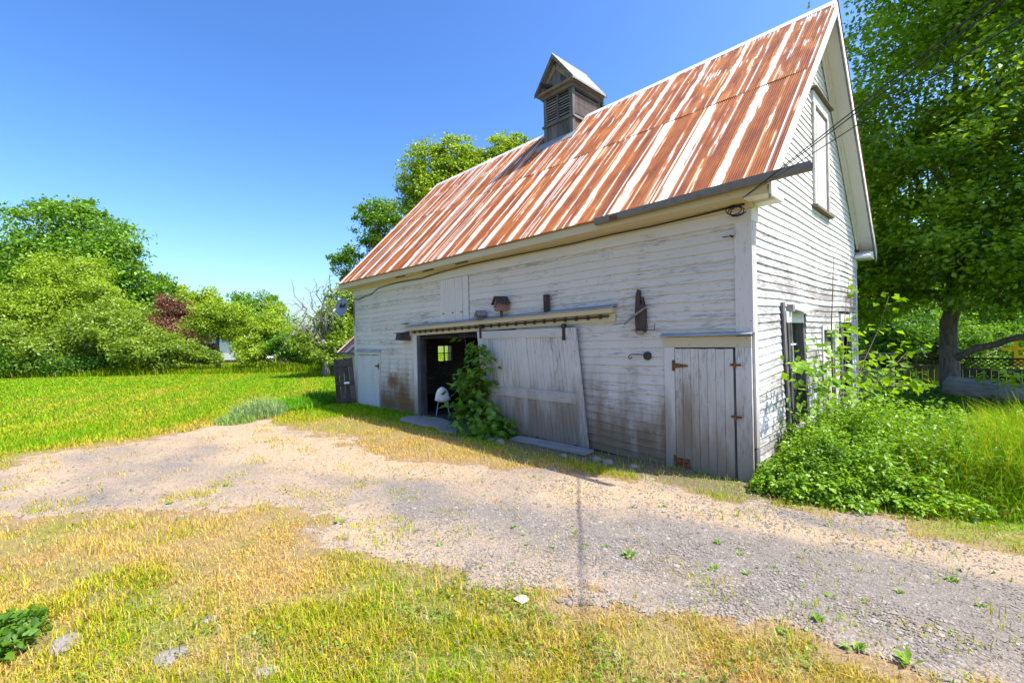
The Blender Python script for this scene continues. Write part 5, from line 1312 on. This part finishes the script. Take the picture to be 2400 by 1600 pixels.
V[..., 0] = x[:, None] + b[..., 0] * ca[:, None] - b[..., 1] * sa[:, None]; V[..., 1] = y[:, None] + b[..., 0] * sa[:, None] + b[..., 1] * ca[:, None]; V[..., 2] = (gz(x, y) + .008)[:, None] + b[..., 2]
F = (np.arange(n)[:, None] * 6 + np.array(of).ravel()[None]).ravel()
tag(link('gravel', mesh_np('gravel', V.reshape(-1, 3), F, np.full(n * 4, 3)), M['gravelstone']), 'loose grey and pinkish gravel stones on the driveway', 'gravel', kind='stuff')
# small weeds in the gravel
def rosette(seed, k, L0, up):
    q = np.random.default_rng(seed); a = q.uniform(0, 6.283, k); e = q.uniform(.1, up, k)
    dr = np.stack([np.cos(a), np.sin(a), e], 1); nr = unit(np.stack([-np.cos(a) * e, -np.sin(a) * e, np.ones(k)], 1) + .2 * q.normal(size=(k, 3)))
    P = np.stack([np.cos(a) * .008, np.sin(a) * .008, np.full(k, .004)], 1)
    return leaves_mesh('weed_tuft', P, dr, nr, L0 * q.uniform(.5, 1.2, k), LEAF_FOLD * np.array([.75, 1, 1]), LEAF_FOLD_F, LF['weed'])
rm = [rosette(200 + i, int(8 + 5 * (i % 4)), .032 + .006 * (i % 3), .7 + .35 * (i % 3)) for i in range(9)]
WP = [(780, 1205, 1.9), (1010, 1255, .8), (1180, 1215, 1), (1200, 1232, 1), (1280, 1230, 1), (1320, 1228, 1.2), (1345, 1255, 1.2), (1390, 1258, 1), (1270, 1262, .8), (1335, 1262, .8), (1445, 1280, 1.3), (1210, 1255, .7), (1130, 1240, .8), (1640, 1310, 1.1), (1715, 1320, 1.2), (1775, 1305, 1), (1910, 1375, 1.1), (2065, 1365, 1.3), (1985, 1385, .9), (2185, 1335, .8),
      (1880, 1430, 1.1), (1800, 1455, 1.2), (1960, 1500, 1.4), (2090, 1530, 1.4), (1600, 1420, 1), (1420, 1430, 1.1), (1470, 1440, 1), (1530, 1425, .9), (1110, 1142, .9), (1230, 1160, .9), (1265, 1130, .8), (1450, 1165, 1.1), (1520, 1165, 1), (930, 1150, .7), (640, 1130, .8), (520, 1120, .8), (440, 1135, .8), (560, 1085, .8), (300, 1130, .9), (390, 1160, 1), (250, 1165, 1), (690, 1040, .8), (640, 1060, .8), (1700, 1275, .9), (1650, 1250, .8), (1845, 1350, .8), (2250, 1395, 1)]
for i, (px, py, s) in enumerate(WP):
    v = _f + _r * (px * 1.0204 - 1200) / FPX + _u * (800 - py * 1.0204) / FPX; tt = -CAM[2] / v[2]; p = CAM + v * tt
    o = link('weed_tuft', rm[(i * 7) % 9], None, None, (p[0], p[1], float(gz(p[0], p[1])) + .004)); o.rotation_euler = (0, 0, i * 1.3); s2 = s * random.uniform(.6, 1.25); o.scale = (s2, s2, s2 * random.uniform(.6, 1.3))
    if s > 1.5: tag(o, 'largest dandelion-like weed tuft at the edge of the gravel', 'weed', 'weed tufts in the gravel')
    else: tag(o, 'small green weed tuft growing in the gravel driveway', 'weed', 'weed tufts in the gravel')
# low broad-leaved weeds creeping through the turf and over the edges of the gravel
n = 160000; x, y, r = scatter(g, n, 1.8, 15, math.radians(-104), math.radians(12)); sd = gravel_sd(x, y)
pt = .7 * sstep(.56, .70, fbm(x * 1.5, y * 1.5, 131, 4)) * sstep(.40, .62, fbm(x * 6, y * 6, 133, 2)); k = (g.uniform(0, 1, n) < pt * np.where(sd > -.1, .8, .5 * sstep(-1.8, -.1, sd) * (.25 + .75 * sstep(-1, -4, x)))) & ~inbarn(x, y) & ~((x > .2) & (y > 0))
x, y, r = x[k], y[k], r[k]; n = len(x); P = np.stack([x, y, gz(x, y) + g.uniform(.006, .045, n)], 1); nr = unit(np.array([0, 0, 1.0]) + .5 * g.normal(size=(n, 3))); dr = g.normal(size=(n, 3)) * np.array([1, 1, .3]); dr = unit(dr - nr * (dr * nr).sum(1, keepdims=True))
tag(link('ground_cover', leaves_mesh('ground_cover', P, dr, nr, g.uniform(.010, .030, n) * (1 + .05 * r), LEAF_FOLD, LEAF_FOLD_F, LF['cover'])), 'low broad leaved weeds creeping through the turf', 'weeds', kind='stuff')
# broad leaved plant at the lower left corner
def leafy(name, label, cx, cy, rx, ry, n, hh, size, leaf, seed, stems=60, shape=LEAF_FOLD, kind=None, cat='plant', hf=None, clip=None):
    q = np.random.default_rng(seed); a = q.uniform(0, 6.283, n); rr_ = np.sqrt(q.uniform(0, 1, n)); x = cx + rx * rr_ * np.cos(a); y = cy + ry * rr_ * np.sin(a)
    top = hh * (1 - .45 * rr_ ** 2) * (.6 + .7 * fbm(x * 2.3, y * 2.3, seed, 3)) if hf is None else hf(x, y)
    z = gz(x, y) + top * (q.uniform(0, 1, n) ** .55)
    if clip is not None: k = clip(x, y); x, y, z, top = x[k], y[k], z[k], top[k]; n = len(x)
    P = np.stack([x, y, z], 1); nr = unit(np.array([0, 0, 1.0]) + .55 * q.normal(size=(n, 3))); dr = q.normal(size=(n, 3)) * np.array([1, 1, .4]); dr = unit(dr - nr * (dr * nr).sum(1, keepdims=True))
    me = leaves_mesh(name, P, dr, nr, size * q.uniform(.5, 1.3, n), shape, LEAF_FOLD_F, leaf)
    return tag(link(name, me, None), label, cat, None, kind)
leafy('nettle_patch', 'leafy green nettle patch in the lower left corner', -2.24, -6.50, .30, .26, 1100, .20, .056, LF['sap'], 301)
# weed bed along the gable
def bed_h(x, y):
    edge = np.interp(x, [.0, .14, .44, 1.0, 1.65, 2.23, 5], [-.25, -.36, -.47, -.37, .0, .4, 1.4]); dd = y - edge
    return (.10 + .46 * sstep(-.05, .85, dd) * (1 - .45 * sstep(2.0, 4.0, dd))) * (.25 + 1.35 * fbm(x * 2.1, y * 2.1, 305, 4)) * np.where(x < .35, sstep(-.05, .4, x) * .6 + .4, 1)
def bed_in(x, y): return (x > .035) & (y > np.interp(x, [.0, .14, .44, 1.0, 1.65, 2.23, 5], [-.25, -.36, -.47, -.37, .0, .4, 1.4]) + .12 * (fbm(x * 4, y * 4, 9, 2) - .5))
q = np.random.default_rng(303); m_ = 2600; cx = q.uniform(.04, 2.9, m_); cy = q.uniform(-.5, 4.2, m_); k = bed_in(cx, cy) & (q.uniform(0, 1, m_) < 1 - .9 * sstep(1.1, 2.2, cx)); cx, cy = cx[k], cy[k]; m_ = len(cx)
ch = bed_h(cx, cy) * q.uniform(.55, 1.45, m_) + .05; cr = q.uniform(.05, .13, m_); who = q.integers(0, m_, 76000); n = len(who); u = q.uniform(0, 1, n) ** .6; a = q.uniform(0, 6.283, n)
rad = cr[who] * (1.15 - .6 * u) * np.sqrt(q.uniform(.05, 1, n)); x = cx[who] + rad * np.cos(a) + .10 * u * np.cos(who * 1.7) * ch[who]; y = cy[who] + rad * np.sin(a) + .10 * u * np.sin(who * 1.7) * ch[who]; k = x > .035
P = np.stack([x, y, gz(x, y) + ch[who] * u], 1); O = np.stack([np.cos(a), np.sin(a), q.uniform(-.5, .5, n)], 1); nr = unit(np.array([0, 0, 1.0]) + .3 * O + .4 * q.normal(size=(n, 3))); dr = unit(O - nr * (O * nr).sum(1, keepdims=True))
size = q.uniform(.022, .060, n) * (.7 + .6 * _hash(who.astype(np.int64), who.astype(np.int64) * 0, 5))
tag(link('weed_bed', leaves_mesh('weed_bed', P[k], dr[k], nr[k], size[k], LEAF_FOLD, LEAF_FOLD_F, LF['weed'])), 'dense bright green leafy weeds along the foot of the gable', 'weeds', kind='stuff')
leafy('weed_bed', 'shaded leafy undergrowth between the weeds and the fence', 2.0, 8.0, 3.6, 5.0, 22000, .22, .09, LF['deep'], 304, kind='stuff', clip=lambda x, y: (x > .1) & (y > 4.5), cat='weeds')
n = 48000; x = g.uniform(.5, 5.6, n); y = g.uniform(-.3, 4.6, n); k = bed_in(x, y) & (g.uniform(0, 1, n) < .08 + .92 * sstep(.7, 2.0, x)); x, y = x[k], y[k]; hh = bed_h(x, y) * g.uniform(.6, 1.5, len(x)) * (.7 + .65 * sstep(1, 2.2, x))
tag(blades('tall_grass', x, y, hh, g.uniform(.005, .012, len(x)), gcol(.08 + .6 * (g.uniform(0, 1, len(x)) > .95), g), 1.0, g, 2), 'tall arching grass among the weeds right of the barn', 'grass', kind='stuff')
for i, (px, py, dpt, n, lab) in enumerate(((2010, 1000, 9.0, 26, 'leafy shoot rising from the weeds nearest the gable'), (2080, 980, 9.6, 30, 'pale leafy shoot rising from the weeds before the log'), (2290, 985, 9.2, 34, 'pale leafy shoot rising from the weeds under the log'))):
    p = at(px, py, dpt); q = np.random.default_rng(400 + i)
    sapling('weed_shoot', lab, (p[0], p[1], 0), [([(0, 0, 0), (.03, .02, .5), (.0, .03, 1.0)], .008, .003)], [(0, 0, .9, .16, n), (.15, .05, .78, .14, n)], 0, .15, LEAF_FOLD, LEAF_FOLD_F, LF['weed'], 410 + i)
